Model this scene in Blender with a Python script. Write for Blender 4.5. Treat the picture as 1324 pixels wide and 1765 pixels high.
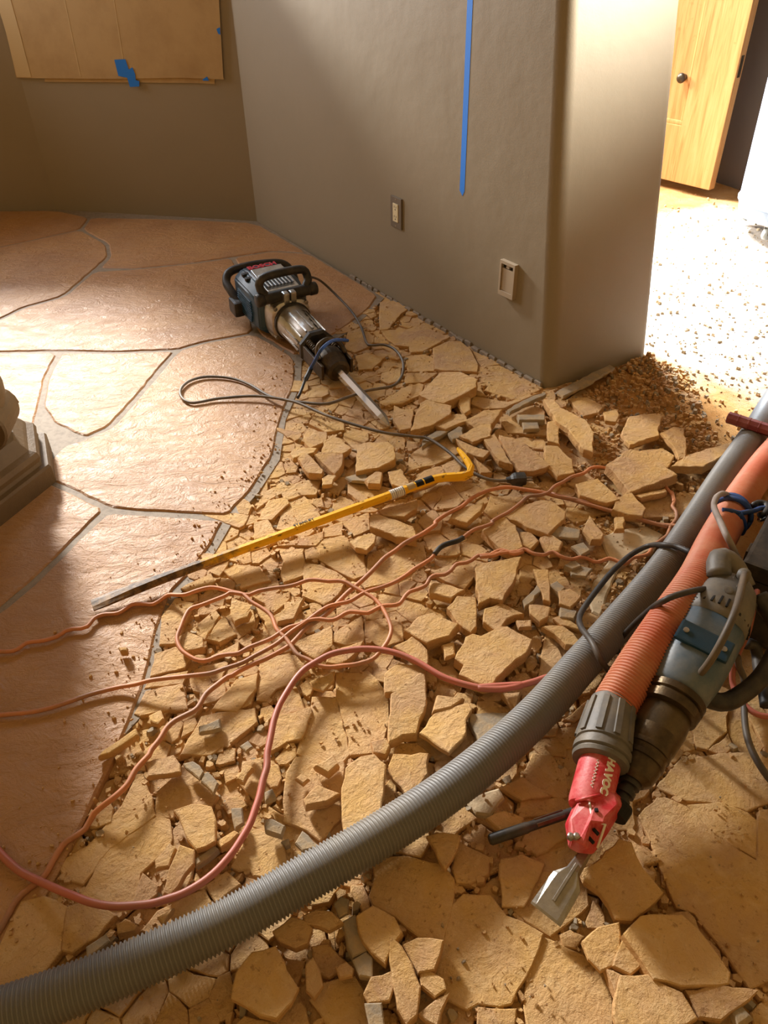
import bpy, bmesh, math, random
from mathutils import Vector, Matrix, noise
random.seed(7)
for o in list(bpy.data.objects): bpy.data.objects.remove(o)
V = Vector
S = bpy.context.scene
C = S.collection
# ------------------------------------------------------------------ camera
FPX = 1325.0; PITCH = math.radians(38.3); ROLL = math.radians(1.3); CAMH = 1.3
fw = V((0, math.cos(PITCH), -math.sin(PITCH)))
up0 = V((0, math.sin(PITCH), math.cos(PITCH))); rt0 = V((1, 0, 0))
rt = rt0*math.cos(ROLL) - up0*math.sin(ROLL)
up = up0*math.cos(ROLL) + rt0*math.sin(ROLL)
CAM = V((0, 0, CAMH))
cd = bpy.data.cameras.new('camera'); cam = bpy.data.objects.new('camera', cd); C.objects.link(cam)
cam.matrix_world = Matrix(((rt.x, up.x, -fw.x, 0), (rt.y, up.y, -fw.y, 0), (rt.z, up.z, -fw.z, CAMH), (0, 0, 0, 1)))
cd.sensor_fit = 'VERTICAL'; cd.sensor_height = 36.0; cd.lens = 36.0*FPX/1765.0
cd.clip_start = 0.02; cd.clip_end = 60
S.camera = cam
def at(x, y, z=0.0):
    """point of the photograph's ray at height z"""
    d = fw*FPX + rt*(x-662) - up*(y-882.5)
    return CAM + d*((z-CAMH)/d.z)
# ------------------------------------------------------------------ light
w = bpy.data.worlds.new('world'); S.world = w; w.use_nodes = True
bg = w.node_tree.nodes['Background']
bg.inputs[0].default_value = (1.0, 0.62, 0.23, 1); bg.inputs[1].default_value = 0.36
def area(name, loc, target, sx, sy, power, col, spread=180):
    l = bpy.data.lights.new(name, 'AREA'); l.shape = 'RECTANGLE'; l.size = sx; l.size_y = sy
    l.energy = power; l.color = col; l.spread = math.radians(spread)
    o = bpy.data.objects.new(name, l); C.objects.link(o)
    o.location = loc; o.rotation_euler = (V(target)-V(loc)).to_track_quat('-Z', 'Y').to_euler()
    return o
LW = (0.86, 0.93, 1.0)
area('daylight_left_window', (-2.50, 4.38, 1.62), (0.3, 2.5, 1.6), 0.9, 1.1, 26, (0.96, 0.96, 1.0), 130)
area('low_daylight_outside', (-4.35, 7.95, 3.45), (0.0, 1.1, 0), 0.9, 1.1, 1450, (1.0, 0.95, 0.88))
area('daylight_bay_window', (-1.95, 6.3, 3.0), (-0.5, 1.6, 0), 1.7, 1.2, 85, (0.62, 0.80, 1.0))
area('daylight_next_room', (0.42, 4.7, 2.4), (1.55, 3.0, 0), 0.8, 0.8, 165, (0.84, 0.91, 1.0), 75)
area('added_wall_end_light', (3.1, 2.2, 2.2), (0.8, 2.45, 1.75), 0.8, 0.8, 62, (1.0, 0.94, 0.84), 38)  # unseen area light, added to brighten the end face of the long wall
S.view_settings.view_transform = 'Standard'; S.view_settings.look = 'None'
S.view_settings.gamma = 1; S.view_settings.use_curve_mapping = False
S.view_settings.exposure = 0.17
# ------------------------------------------------------------------ materials
def lin(r, g, b):
    f = lambda c: (c/255/12.92) if c/255 <= .04045 else ((c/255+.055)/1.055)**2.4
    return (f(r), f(g), f(b), 1)
class NT:
    def __init__(s, name):
        s.m = bpy.data.materials.new(name); s.m.use_nodes = True; s.t = s.m.node_tree
        s.b = s.t.nodes['Principled BSDF']
    def n(s, typ, **kw):
        x = s.t.nodes.new(typ)
        for k, v in kw.items(): setattr(x, k, v)
        return x
    def l(s, a, b): s.t.links.new(a, b)
    def pos(s): return s.n('ShaderNodeNewGeometry').outputs['Position']
    def obj(s): return s.n('ShaderNodeTexCoord').outputs['Object']
    def noise(s, vec, scale, detail=4, rough=.55, dist=0):
        x = s.n('ShaderNodeTexNoise'); s.l(vec, x.inputs['Vector'])
        x.inputs['Scale'].default_value = scale; x.inputs['Detail'].default_value = detail
        x.inputs['Roughness'].default_value = rough; x.inputs['Distortion'].default_value = dist
        return x.outputs['Fac']
    def ramp(s, fac, stops):
        x = s.n('ShaderNodeValToRGB'); s.l(fac, x.inputs[0]); e = x.color_ramp.elements
        while len(e) < len(stops): e.new(.5)
        for i, (p, c) in enumerate(stops):
            e[i].position = p; e[i].color = c if len(c) == 4 else (*c, 1)
        return x.outputs[0]
    def mix(s, fac, a, b, mode='MIX'):
        x = s.n('ShaderNodeMix', data_type='RGBA', blend_type=mode)
        if hasattr(fac, 'links') or hasattr(fac, 'node'): s.l(fac, x.inputs[0])
        else: x.inputs[0].default_value = fac
        for v, i in ((a, 6), (b, 7)):
            if hasattr(v, 'node'): s.l(v, x.inputs[i])
            else: x.inputs[i].default_value = v
        return x.outputs[2]
    def scale(s, vec, sc):
        x = s.n('ShaderNodeMapping'); s.l(vec, x.inputs[0]); x.inputs['Scale'].default_value = sc; return x.outputs[0]
    def scaled(s, v, k):
        x = s.n('ShaderNodeMath', operation='MULTIPLY'); s.l(v, x.inputs[0]); x.inputs[1].default_value = k; return x.outputs[0]
    def bump(s, h, strength, dist=.01, prev=None):
        x = s.n('ShaderNodeBump'); s.l(h, x.inputs['Height']); x.inputs['Strength'].default_value = strength
        x.inputs['Distance'].default_value = dist
        if prev: s.l(prev, x.inputs['Normal'])
        return x.outputs[0]
    def done(s, col=None, rough=.6, normal=None, metal=0, spec=.5, coat=0):
        if col is not None:
            if hasattr(col, 'node'): s.l(col, s.b.inputs['Base Color'])
            else: s.b.inputs['Base Color'].default_value = col
        if hasattr(rough, 'node'): s.l(rough, s.b.inputs['Roughness'])
        else: s.b.inputs['Roughness'].default_value = rough
        if normal is not None: s.l(normal, s.b.inputs['Normal'])
        s.b.inputs['Metallic'].default_value = metal; s.b.inputs['Specular IOR Level'].default_value = spec
        if coat: s.b.inputs['Coat Weight'].default_value = coat
        return s.m
W1 = (1, 1, 1, 1); K1 = (0, 0, 0, 1)
def plain(name, col, rough=.6, metal=0, dirt=None, dscale=30, damt=.5, bump=.0, spec=.5):
    t = NT(name); p = t.obj(); c = col
    if dirt:
        f = t.ramp(t.noise(p, dscale, 6, .65), [(.42, K1), (.72, (damt,)*3)])
        c = t.mix(f, col, dirt)
    nr = t.bump(t.noise(p, dscale*6, 3), bump, .002) if bump else None
    return t.done(c, rough, nr, metal, spec)
def m_slab():
    t = NT('sealed_flagstone'); p = t.pos()
    c = t.ramp(t.noise(p, 3.0, 5, .6, .6), [(.3, lin(166, 124, 84)), (.5, lin(184, 141, 96)), (.7, lin(194, 151, 102))])
    ri = t.n('ShaderNodeObjectInfo').outputs['Random']
    c = t.mix(t.ramp(ri, [(0, (.0,)*3), (1, (.35,)*3)]), c, lin(174, 128, 92))
    c = t.mix(t.ramp(t.noise(p, 60, 4), [(.55, K1), (.8, (.35,)*3)]), c, lin(150, 104, 70))
    h1 = t.noise(t.scale(p, (1, 1.6, 1)), 11, 7, .62, 1.6)
    h2 = t.noise(p, 48, 5, .6, 2.2)
    h3 = t.ramp(t.noise(t.scale(p, (1, 1.5, 1)), 16, 3, .5, 3.0), [(.48, K1), (.5, W1), (.52, K1)])
    nr = t.bump(h1, .6, .02); nr = t.bump(h2, .55, .006, nr); nr = t.bump(h3, .3, .003, nr)
    r = t.ramp(t.noise(p, 8, 5), [(.3, (.28,)*3), (.7, (.46,)*3)])
    return t.done(c, r, nr, 0, .42)
def m_broken():
    t = NT('dusty_broken_flagstone'); p = t.pos()
    ri = t.n('ShaderNodeObjectInfo').outputs['Random']
    c = t.ramp(ri, [(0, lin(192, 154, 116)), (.35, lin(216, 177, 126)), (.7, lin(206, 169, 126)), (1, lin(190, 150, 110))])
    c = t.mix(t.ramp(t.noise(p, 9, 5, .6, .5), [(.4, K1), (.62, (.7,)*3)]), c, lin(220, 178, 106))
    c = t.mix(t.ramp(t.noise(p, 26, 6, .7, .8), [(.5, K1), (.72, (.6,)*3)]), c, lin(228, 198, 150))
    c = t.mix(t.ramp(t.noise(p, 70, 4, .7), [(.60, K1), (.70, (.6,)*3)]), c, lin(140, 98, 58))
    sep = t.n('ShaderNodeSeparateXYZ'); t.l(t.n('ShaderNodeNewGeometry').outputs['Normal'], sep.inputs[0])
    side = t.ramp(sep.outputs[2], [(.45, (.5,)*3), (.8, K1)])
    c = t.mix(side, c, lin(196, 146, 90))
    nr = t.bump(t.noise(p, 17, 6, .65, 1.2), .7, .014); nr = t.bump(t.noise(p, 75, 6, .75), .9, .006, nr)
    nr = t.bump(t.ramp(t.noise(p, 34, 3, .6, .6), [(.62, K1), (.68, W1)]), .35, .003, nr)
    st = t.noise(t.scale(p, (6, 6, 260)), 1, 3)
    nr = t.bump(st, .25, .003, nr)
    return t.done(c, .78, nr, 0, .25)
def m_sand():
    t = NT('sandy_mortar_bed'); p = t.pos()
    c = t.ramp(t.noise(p, 4, 6, .65, .4), [(.35, lin(196, 138, 74)), (.55, lin(216, 166, 104)), (.7, lin(220, 184, 138))])
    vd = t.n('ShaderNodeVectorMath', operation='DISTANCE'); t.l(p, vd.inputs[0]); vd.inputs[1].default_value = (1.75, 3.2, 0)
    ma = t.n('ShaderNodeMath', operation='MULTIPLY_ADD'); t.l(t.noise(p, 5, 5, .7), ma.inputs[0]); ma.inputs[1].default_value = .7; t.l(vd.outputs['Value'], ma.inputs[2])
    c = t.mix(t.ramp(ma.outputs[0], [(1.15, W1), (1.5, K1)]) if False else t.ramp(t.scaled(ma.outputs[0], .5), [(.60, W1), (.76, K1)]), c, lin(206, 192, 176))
    c = t.mix(t.ramp(t.noise(p, 60, 6, .75), [(.56, K1), (.74, (.6,)*3)]), c, lin(146, 104, 66))
    nr = t.bump(t.noise(p, 30, 8, .75), .9, .02); nr = t.bump(t.noise(p, 160, 5, .7), .7, .005, nr)
    return t.done(c, .9, nr, 0, .15)
def m_wall(name, col, col2):
    t = NT(name); p = t.pos()
    c = t.ramp(t.noise(p, 1.6, 4), [(.35, col), (.7, col2)])
    nr = t.bump(t.noise(p, 7, 3, .5), .12, .02); nr = t.bump(t.noise(p, 190, 3, .6), .12, .002, nr)
    return t.done(c, .55, nr, 0, .3)
M = {}
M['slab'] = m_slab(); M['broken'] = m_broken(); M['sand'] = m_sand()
M['grout'] = plain('grey_grout', lin(150, 136, 118), .75, 0, lin(112, 98, 82), 60, .8, .5)
M['mortar'] = plain('grey_mortar', lin(146, 134, 116), .85, 0, lin(190, 160, 116), 26, .8, .7, .2)
M['concrete'] = plain('pale_mortar', lin(206, 184, 150), .9, 0, lin(150, 136, 112), 18, .8, .8, .2)
M['wall'] = m_wall('taupe_plaster', lin(142, 131, 111), lin(147, 135, 115))
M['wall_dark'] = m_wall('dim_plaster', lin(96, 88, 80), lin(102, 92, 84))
M['ceil'] = m_wall('ceiling_plaster', lin(176, 164, 142), lin(182, 170, 148))
M['card'] = plain('cardboard', lin(178, 150, 104), .85, 0, lin(160, 130, 86), 5, .9, .15)
M['card_tape'] = plain('packing_tape_strip', lin(190, 166, 122), .5)
M['tape'] = plain('blue_masking_tape', lin(14, 116, 220), .7)
M['plate'] = plain('painted_metal_plate', lin(122, 112, 100), .45, .2)
M['plate2'] = plain('beige_plate', lin(166, 150, 128), .5)
M['ivory'] = plain('ivory_plastic', lin(226, 214, 178), .4)
M['black'] = plain('black_rubber', lin(28, 27, 27), .5, 0, lin(92, 80, 64), 24, .5, .2)
M['dark'] = plain('dark_hole', lin(12, 10, 9), .8)
M['teal'] = plain('dark_teal_plastic', lin(10, 54, 76), .42, 0, lin(86, 90, 88), 20, .25, .2)
M['teal2'] = plain('dusty_teal_plastic', lin(72, 92, 108), .45, 0, lin(140, 138, 132), 14, .6, .2)
M['greyp'] = plain('dusty_grey_plastic', lin(96, 93, 88), .55, 0, lin(142, 128, 106), 16, .6, .3)
M['alu'] = plain('cast_aluminium', lin(196, 194, 190), .3, .9, lin(130, 112, 86), 22, .6, .2)
M['chrome'] = plain('polished_steel', lin(214, 216, 220), .16, 1)
M['steel'] = plain('worn_steel', lin(150, 146, 140), .36, .85, lin(196, 188, 174), 20, .6, .3)
M['dsteel'] = plain('greasy_dark_steel', lin(66, 56, 44), .38, .7, lin(120, 100, 70), 18, .6, .3)
M['gbox'] = plain('greasy_gear_housing', lin(104, 88, 62), .38, .55, lin(54, 46, 36), 16, .8, .2)
M['yellow'] = None
M['red'] = plain('scuffed_red_paint', lin(190, 38, 48), .5, 0, lin(222, 134, 130), 34, .8, .2)
M['redtxt'] = plain('red_print', lin(196, 30, 48), .5)
M['white'] = plain('white_print', lin(232, 226, 216), .6)
M['maroon'] = plain('maroon_rubber_grip', lin(110, 34, 32), .5, 0, lin(150, 92, 76), 26, .6, .3)
M['hose'] = plain('grey_corrugated_hose', lin(122, 121, 120), .5, 0, lin(136, 126, 108), 9, .5)
M['ohose'] = plain('orange_corrugated_hose', lin(196, 108, 76), .6, 0, lin(204, 152, 118), 9, .8)
M['cord_o'] = plain('orange_cord_sheath', lin(204, 132, 88), .55, 0, lin(120, 102, 86), 5, 1.0)
M['cord_p'] = plain('dusty_red_hose_sheath', lin(186, 104, 88), .5, 0, lin(132, 104, 84), 5, .7)
M['cord_g'] = plain('grey_rubber_cord', lin(84, 76, 68), .55, 0, lin(130, 112, 88), 9, .8)
M['cord_k'] = plain('black_rubber_cord', lin(40, 39, 40), .55, 0, lin(104, 92, 78), 9, .7)
M['cord_w'] = plain('pale_grey_cord', lin(158, 148, 142), .6, 0, lin(110, 100, 92), 9, .8)
M['bluest'] = plain('blue_strap_web', lin(24, 66, 132), .7, 0, lin(60, 70, 84), 30, .8)
M['bin'] = plain('pale_plastic', lin(158, 174, 198), .45)
M['wheel'] = plain('grey_caster_rubber', lin(170, 172, 168), .5)
def m_wood():
    t = NT('honey_pine'); p = t.obj()
    g = t.noise(t.scale(p, (14, 14, .9)), 3, 6, .6, .8)
    c = t.ramp(g, [(.3, lin(160, 106, 54)), (.5, lin(182, 130, 74)), (.7, lin(192, 144, 90))])
    c = t.mix(t.ramp(t.noise(p, 22, 3), [(.66, K1), (.74, (.5,)*3)]), c, lin(168, 104, 50))
    return t.done(c, .4, t.bump(g, .1, .003), 0, .5)
M['wood'] = m_wood()
def m_stonecast():
    t = NT('carved_stone'); p = t.obj()
    c = t.ramp(t.noise(p, 7, 6, .6), [(.3, lin(86, 66, 40)), (.7, lin(106, 84, 54))])
    c = t.mix(t.ramp(t.noise(p, 90, 3), [(.62, K1), (.7, (.5,)*3)]), c, lin(104, 80, 54))
    return t.done(c, .62, t.bump(t.noise(p, 70, 6, .7), .4, .006), 0, .35)
M['cast'] = m_stonecast()
def m_bar():
    t = NT('worn_yellow_paint'); p = t.obj()     # local x runs along the bar
    sx = t.n('ShaderNodeSeparateXYZ'); t.l(p, sx.inputs[0])
    a = t.n('ShaderNodeMath', operation='MULTIPLY_ADD'); t.l(t.noise(p, 30, 6, .7), a.inputs[0])
    a.inputs[1].default_value = .55; t.l(sx.outputs[0], a.inputs[2])
    f = t.ramp(a.outputs[0], [(.52, W1), (.66, K1)])
    fleck = t.ramp(t.noise(t.scale(p, (1, 3, 3)), 26, 5, .7), [(.60, K1), (.64, (.8,)*3)])
    c = t.mix(fleck, lin(246, 186, 12), lin(70, 50, 26))
    c = t.mix(f, c, t.ramp(t.noise(p, 40, 5, .7), [(.4, lin(74, 54, 34)), (.65, lin(150, 118, 78))]))
    return t.done(c, .55, t.bump(t.noise(p, 60, 5), .35, .003), 0, .35)
M['yellow'] = m_bar()
# ------------------------------------------------------------------ mesh helpers
def link(name, bm, mat, parent=None, smooth=False, **tags):
    me = bpy.data.meshes.new(name); bm.normal_update(); bm.to_mesh(me); bm.free()
    me.materials.append(M[mat] if isinstance(mat, str) else mat)
    if smooth:
        for f in me.polygons: f.use_smooth = True
    o = bpy.data.objects.new(name, me); C.objects.link(o)
    if parent: o.parent = parent
    for k, v in tags.items(): o[k] = v
    return o
def thing(name, label, cat, loc=(0, 0, 0), group=None, mat4=None):
    o = bpy.data.objects.new(name, None); C.objects.link(o); o.empty_display_size = .05
    if mat4 is not None: o.matrix_world = mat4
    else: o.location = loc
    o['label'] = label; o['category'] = cat
    if group: o['group'] = group
    return o
def tag(o, label, cat, group=None):
    o['label'] = label; o['category'] = cat
    if group: o['group'] = group
    return o
def box(bm, c, s, bev=0, rot=None):
    r = bmesh.ops.create_cube(bm, size=1); vs = r['verts']
    for v in vs: v.co = V((v.co.x*s[0], v.co.y*s[1], v.co.z*s[2]))
    if bev:
        es = list({e for v in vs for e in v.link_edges})
        r2 = bmesh.ops.bevel(bm, geom=es, offset=bev, segments=2, affect='EDGES', profile=.7)
        vs = list({v for f in r2['faces'] for v in f.verts} | {v for v in vs if v.is_valid})
    for v in vs:
        if rot: v.co = rot @ v.co
        v.co += V(c)
    return vs
def loft(bm, rings, cap=True, closed=True):
    vr = [[bm.verts.new(p) for p in r] for r in rings]
    n = len(rings[0])
    for a, b in zip(vr, vr[1:]):
        for i in range(n if closed else n-1):
            j = (i+1) % n
            bm.faces.new((a[i], a[j], b[j], b[i]))
    if cap:
        bm.faces.new(list(reversed(vr[0]))); bm.faces.new(vr[-1])
    return vr
def lathe_x(bm, prof, n=24, cy=0, cz=0, sq=0, sy=1, sz=1):
    """profile [(x, r)] turned round the local x axis; sq flattens to a squarer section"""
    rings = []
    for x, r in prof:
        ring = []
        for i in range(n):
            a = 2*math.pi*(i+.5)/n; ca, sa = math.cos(a), math.sin(a)
            k = 1.0/((abs(ca)**(2+sq*4)+abs(sa)**(2+sq*4))**(1/(2+sq*4)))
            ring.append(V((x, cy+ca*r*k*sy, cz+sa*r*k*sz)))
        rings.append(ring)
    loft(bm, rings); bmesh.ops.recalc_face_normals(bm, faces=bm.faces)
def lathe_z(bm, prof, n=24, c=(0, 0), rot=0):
    rings = [[V((c[0]+math.cos(rot+2*math.pi*i/n)*r, c[1]+math.sin(rot+2*math.pi*i/n)*r, z)) for i in range(n)] for z, r in prof]
    loft(bm, rings); bmesh.ops.recalc_face_normals(bm, faces=bm.faces)
def smooth_path(P, step=.01):
    P = [V(p) for p in P]; out = []
    for i in range(len(P)-1):
        p0 = P[max(i-1, 0)]; p1 = P[i]; p2 = P[i+1]; p3 = P[min(i+2, len(P)-1)]
        n = max(1, int((p2-p1).length/step))
        for k in range(n):
            t = k/n
            out.append(.5*((2*p1)+(p2-p0)*t+(2*p0-5*p1+4*p2-p3)*t*t+(3*p1-p0-3*p2+p3)*t**3))
    out.append(P[-1]); return out
def tube(bm, path, rad, n=8):
    """rad: number or function of the index / arc length"""
    rings = []; s = 0; T0 = None
    for i, p in enumerate(path):
        t = (path[min(i+1, len(path)-1)]-path[max(i-1, 0)]).normalized()
        if T0 is None:
            a = V((0, 0, 1)) if abs(t.z) < .9 else V((1, 0, 0)); nrm = (a-t*a.dot(t)).normalized()
        else: nrm = (nrm-t*nrm.dot(t)).normalized()
        T0 = t; b = t.cross(nrm)
        if i: s += (p-path[i-1]).length
        r = rad(s) if callable(rad) else rad
        rings.append([p+(nrm*math.cos(2*math.pi*k/n)+b*math.sin(2*math.pi*k/n))*r for k in range(n)])
    loft(bm, rings); bmesh.ops.recalc_face_normals(bm, faces=bm.faces)
def resample(path, d):
    out = [path[0].copy()]; need = d
    for a, b in zip(path, path[1:]):
        L = (b-a).length; pos = 0
        while L-pos >= need:
            pos += need; out.append(a.lerp(b, pos/L)); need = d
        need -= L-pos
    return out
def inside(p, poly):
    c = False; x, y = p[0], p[1]; n = len(poly); j = n-1
    for i in range(n):
        xi, yi = poly[i][0], poly[i][1]; xj, yj = poly[j][0], poly[j][1]
        if (yi > y) != (yj > y) and x < (xj-xi)*(y-yi)/(yj-yi)+xi: c = not c
        j = i
    return c
def area2(p): return .5*sum(p[i][0]*p[(i+1) % len(p)][1]-p[(i+1) % len(p)][0]*p[i][1] for i in range(len(p)))
def ccw(p): return p if area2(p) > 0 else list(reversed(p))
def inset(p, d):
    n = len(p); out = []
    for i in range(n):
        a, b, c = V(p[i-1][:2]), V(p[i][:2]), V(p[(i+1) % n][:2])
        e1 = (b-a); e2 = (c-b)
        if e1.length < 1e-7 or e2.length < 1e-7: out.append((b.x, b.y)); continue
        e1.normalize(); e2.normalize()
        n1 = V((-e1.y, e1.x)); n2 = V((-e2.y, e2.x)); m = n1+n2
        k = m.dot(n1)
        m = m/max(k, .55)
        q = b+m*d; out.append((q.x, q.y))
    return out
def chaikin(p, k=.22):
    out = []
    for i in range(len(p)):
        a, b = p[i], p[(i+1) % len(p)]
        out.append((a[0]*(1-k)+b[0]*k, a[1]*(1-k)+b[1]*k)); out.append((a[0]*k+b[0]*(1-k), a[1]*k+b[1]*(1-k)))
    return out
def jag(p, amp, seg):
    out = []; n = len(p)
    for i in range(n):
        a, b = V(p[i]), V(p[(i+1) % n]); L = (b-a).length; k = max(1, int(L/seg))
        if L < 1e-6: continue
        nr = V((-(b-a).y, (b-a).x)).normalized()
        for j in range(k):
            q = a.lerp(b, j/k)
            if j: q += nr*random.uniform(-amp, amp)*min(1, L/.05)
            else: q += V((random.uniform(-1, 1), random.uniform(-1, 1)))*amp*.4
            out.append((q.x, q.y))
    return out
def stone_bm(poly, zt, th, tilt=0, seg=.02, amp=.0025, bev=.0035, origin=None, ragged=.006):
    """a slab of stone: uneven outline, broken chamfer, undercut side; returns (bmesh, centre)"""
    poly = jag(ccw([(q[0], q[1]) for q in poly]), amp, seg)
    cx = sum(q[0] for q in poly)/len(poly); cy = sum(q[1] for q in poly)/len(poly)
    ax = random.uniform(0, 2*math.pi); sl = math.tan(tilt)
    def h(x, y): return ((x-cx)*math.cos(ax)+(y-cy)*math.sin(ax))*sl
    top = inset(poly, bev)
    bm = bmesh.new(); R = []
    rj = [random.uniform(-1, 1) for _ in poly]
    def ring(pts, z, f=0):
        return [V((x-cx, y-cy, z+h(x, y)+f*rj[i])) for i, (x, y) in enumerate(pts)]
    mid = inset(poly, -abs(random.gauss(0, .0012))); low = inset(poly, ragged*random.uniform(-.3, .9))
    # order bottom -> top
    loft(bm, [ring(low, -th), ring(mid, -th*.5, .0015), ring(poly, -bev*.8, .0008), ring(top, 0)])
    return bm, (cx, cy, zt)
# ------------------------------------------------------------------ setting
A = at(443, 380); B = at(945, 668); D = at(1120, 600); L = at(97, 360)
U = (B-A).normalized(); N = V((U.y, -U.x, 0))           # N points into the room (towards the left)
N = -N if N.x > 0 else N
print('N', N)
TH = (D-B).length
BK = (A-L).normalized(); BN = V((BK.y, -BK.x, 0)); BN = BN if BN.y < 0 else -BN
# floor: mortar bed
bm = bmesh.new()
nx, ny = 150, 170
x0, x1, y0, y1 = -3.6, 3.6, -.6, 7.4
BROKEN_PX = [(660, 512), (700, 525), (945, 672), (990, 700), (1010, 760), (1000, 860), (1010, 930), (990, 1000), (1000, 1100), (1030, 1180), (1150, 1240), (1340, 1290), (1560, 1200), (1950, 1360), (1950, 1840), (-60, 1840), (-60, 1730), (60, 1600), (150, 1450), (235, 1240), (262, 1150), (300, 1020), (395, 893), (440, 845), (478, 800), (490, 740), (515, 660), (514, 618), (600, 565), (640, 530)]
BROKEN = [tuple(at(*q)[:2]) for q in BROKEN_PX]
def bedz(x, y):
    z = -.030
    n1 = noise.noise((x*5, y*5, 1.3)); n2 = noise.noise((x*18, y*18, 4.1)); n3 = noise.noise((x*50, y*50, 2))
    z += .006*n1+.005*n2+.003*n3
    # the next room: sand and dust swept up beside the wall end
    d = (V((x, y, 0))-at(1130, 690)).length
    z += .022*math.exp(-(d/.26)**2)*(1+.8*n2)
    return z
gv = [[bm.verts.new((x0+(x1-x0)*i/nx, y0+(y1-y0)*j/ny, 0)) for i in range(nx+1)] for j in range(ny+1)]
for row in gv:
    for v in row: v.co.z = bedz(v.co.x, v.co.y)
for j in range(ny):
    for i in range(nx): bm.faces.new((gv[j][i], gv[j][i+1], gv[j+1][i+1], gv[j+1][i]))
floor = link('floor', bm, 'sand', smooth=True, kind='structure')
# walls
WH = 2.6
def wallmesh(name, rings_fn, n, mat='wall', parent=None):
    pass
# long thick wall with a rounded, slightly battered end
bm = bmesh.new()
Rr = .045
def endprofile(z):
    t = z/1.07
    sh = -.105*t; th = TH-.035*t
    b = B+U*(sh); P = []
    P.append(A-U*1.2+N*0 if False else A)
    for k in range(9):
        a = math.pi/2*k/8
        c = b-U*Rr-N*Rr
        P.append(c+N*Rr*math.cos(a)+U*Rr*math.sin(a))
    c = b-U*Rr-N*(th-Rr)
    for k in range(5):
        a = math.pi/2*k/4
        P.append(c+U*Rr*math.cos(a)-N*Rr*math.sin(a))
    P.append(A-N*th-U*1.0)
    P.append(A-N*.05-U*1.0)
    return [V((p.x, p.y, z)) for p in P]
loft(bm, [endprofile(z) for z in (-.04, .4, .8, 1.2, 1.7, WH)])
bmesh.ops.recalc_face_normals(bm, faces=bm.faces)
o = link('wall_right', bm, 'wall', kind='structure')
for f in o.data.polygons: f.use_smooth = True
def sharp(o, ang=35):
    me = o.data; bm = bmesh.new(); bm.from_mesh(me)
    for e in bm.edges:
        e.smooth = not (len(e.link_faces) == 2 and e.calc_face_angle(0) > math.radians(ang))
    bm.to_mesh(me); bm.free()
sharp(o, 30)
# bay walls with window openings (hole given along the wall and in height)
def holed_wall(name, P, Q, nrm, hole, th=.16):
    d = (Q-P); Lw = d.length; d.normalize(); s0, s1, z0, z1 = hole
    xs = [0, s0, s1, Lw]; zs = [-.04, z0, z1, WH]; bm = bmesh.new()
    def v(s, z, off): q = P+d*s-nrm*off; return V((q.x, q.y, z))
    for off in (0, th):
        for i in range(3):
            for j in range(3):
                if i == 1 and j == 1: continue
                bm.faces.new([bm.verts.new(v(xs[a], zs[b], off)) for a, b in ((i, j), (i+1, j), (i+1, j+1), (i, j+1))])
    for (a, b), (c, e) in (((s0, z0), (s1, z0)), ((s1, z0), (s1, z1)), ((s1, z1), (s0, z1)), ((s0, z1), (s0, z0))):
        bm.faces.new([bm.verts.new(q) for q in (v(a, b, 0), v(c, e, 0), v(c, e, th), v(a, b, th))])
    bmesh.ops.remove_doubles(bm, verts=bm.verts, dist=1e-5)
    bmesh.ops.recalc_face_normals(bm, faces=bm.faces)
    return link(name, bm, 'wall', kind='structure')
def window(n, P, d, nrm, hole, th=.16):
    s0, s1, z0, z1 = hole
    wnd = bpy.data.objects.new('window_%d' % n, None); C.objects.link(wnd); wnd['kind'] = 'structure'
    c = P+d*((s0+s1)/2)-nrm*(th*.75); wnd.location = (c.x, c.y, z0)
    wnd.rotation_euler.z = math.atan2(d.y, d.x)
    W_, H_ = s1-s0, z1-z0
    bm = bmesh.new()
    box(bm, (-W_/2+.025, 0, H_/2), (.05, .05, H_)); box(bm, (W_/2-.025, 0, H_/2), (.05, .05, H_))
    box(bm, (0, 0, .025), (W_-.1, .05, .05)); box(bm, (0, 0, H_-.025), (W_-.1, .05, .05))
    link('window_frame', bm, 'wood', wnd)
L2 = at(0, 362); LK = (L-L2).normalized(); Lfar = L-LK*1.75; LN = V((LK.y, -LK.x, 0)); LN = LN if LN.y < 0 else -LN
Wl = Lfar
hl = (.35, 1.64, 1.0, 2.25); hb = (.05, 1.06, 1.30, 2.35)
holed_wall('wall_back', L, A, BN, hb); window(1, L, BK, BN, hb)
holed_wall('wall_left', Lfar, L, LN, hl); window(2, Lfar, LK, LN, hl)
bm = bmesh.new(); box(bm, (0, 2.72, WH+.05), (7.2, 3.7, .1)); link('ceiling', bm, 'ceil', kind='structure')
# next room: dark wall behind the door, baseboard scrap, ceiling-high
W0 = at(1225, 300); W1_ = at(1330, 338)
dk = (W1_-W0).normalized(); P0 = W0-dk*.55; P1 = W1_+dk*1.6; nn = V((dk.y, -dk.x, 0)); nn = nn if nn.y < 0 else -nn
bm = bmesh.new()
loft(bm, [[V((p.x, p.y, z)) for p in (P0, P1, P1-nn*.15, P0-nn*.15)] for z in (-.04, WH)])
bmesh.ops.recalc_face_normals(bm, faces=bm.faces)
link('wall_far', bm, 'wall_dark', kind='structure')
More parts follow.
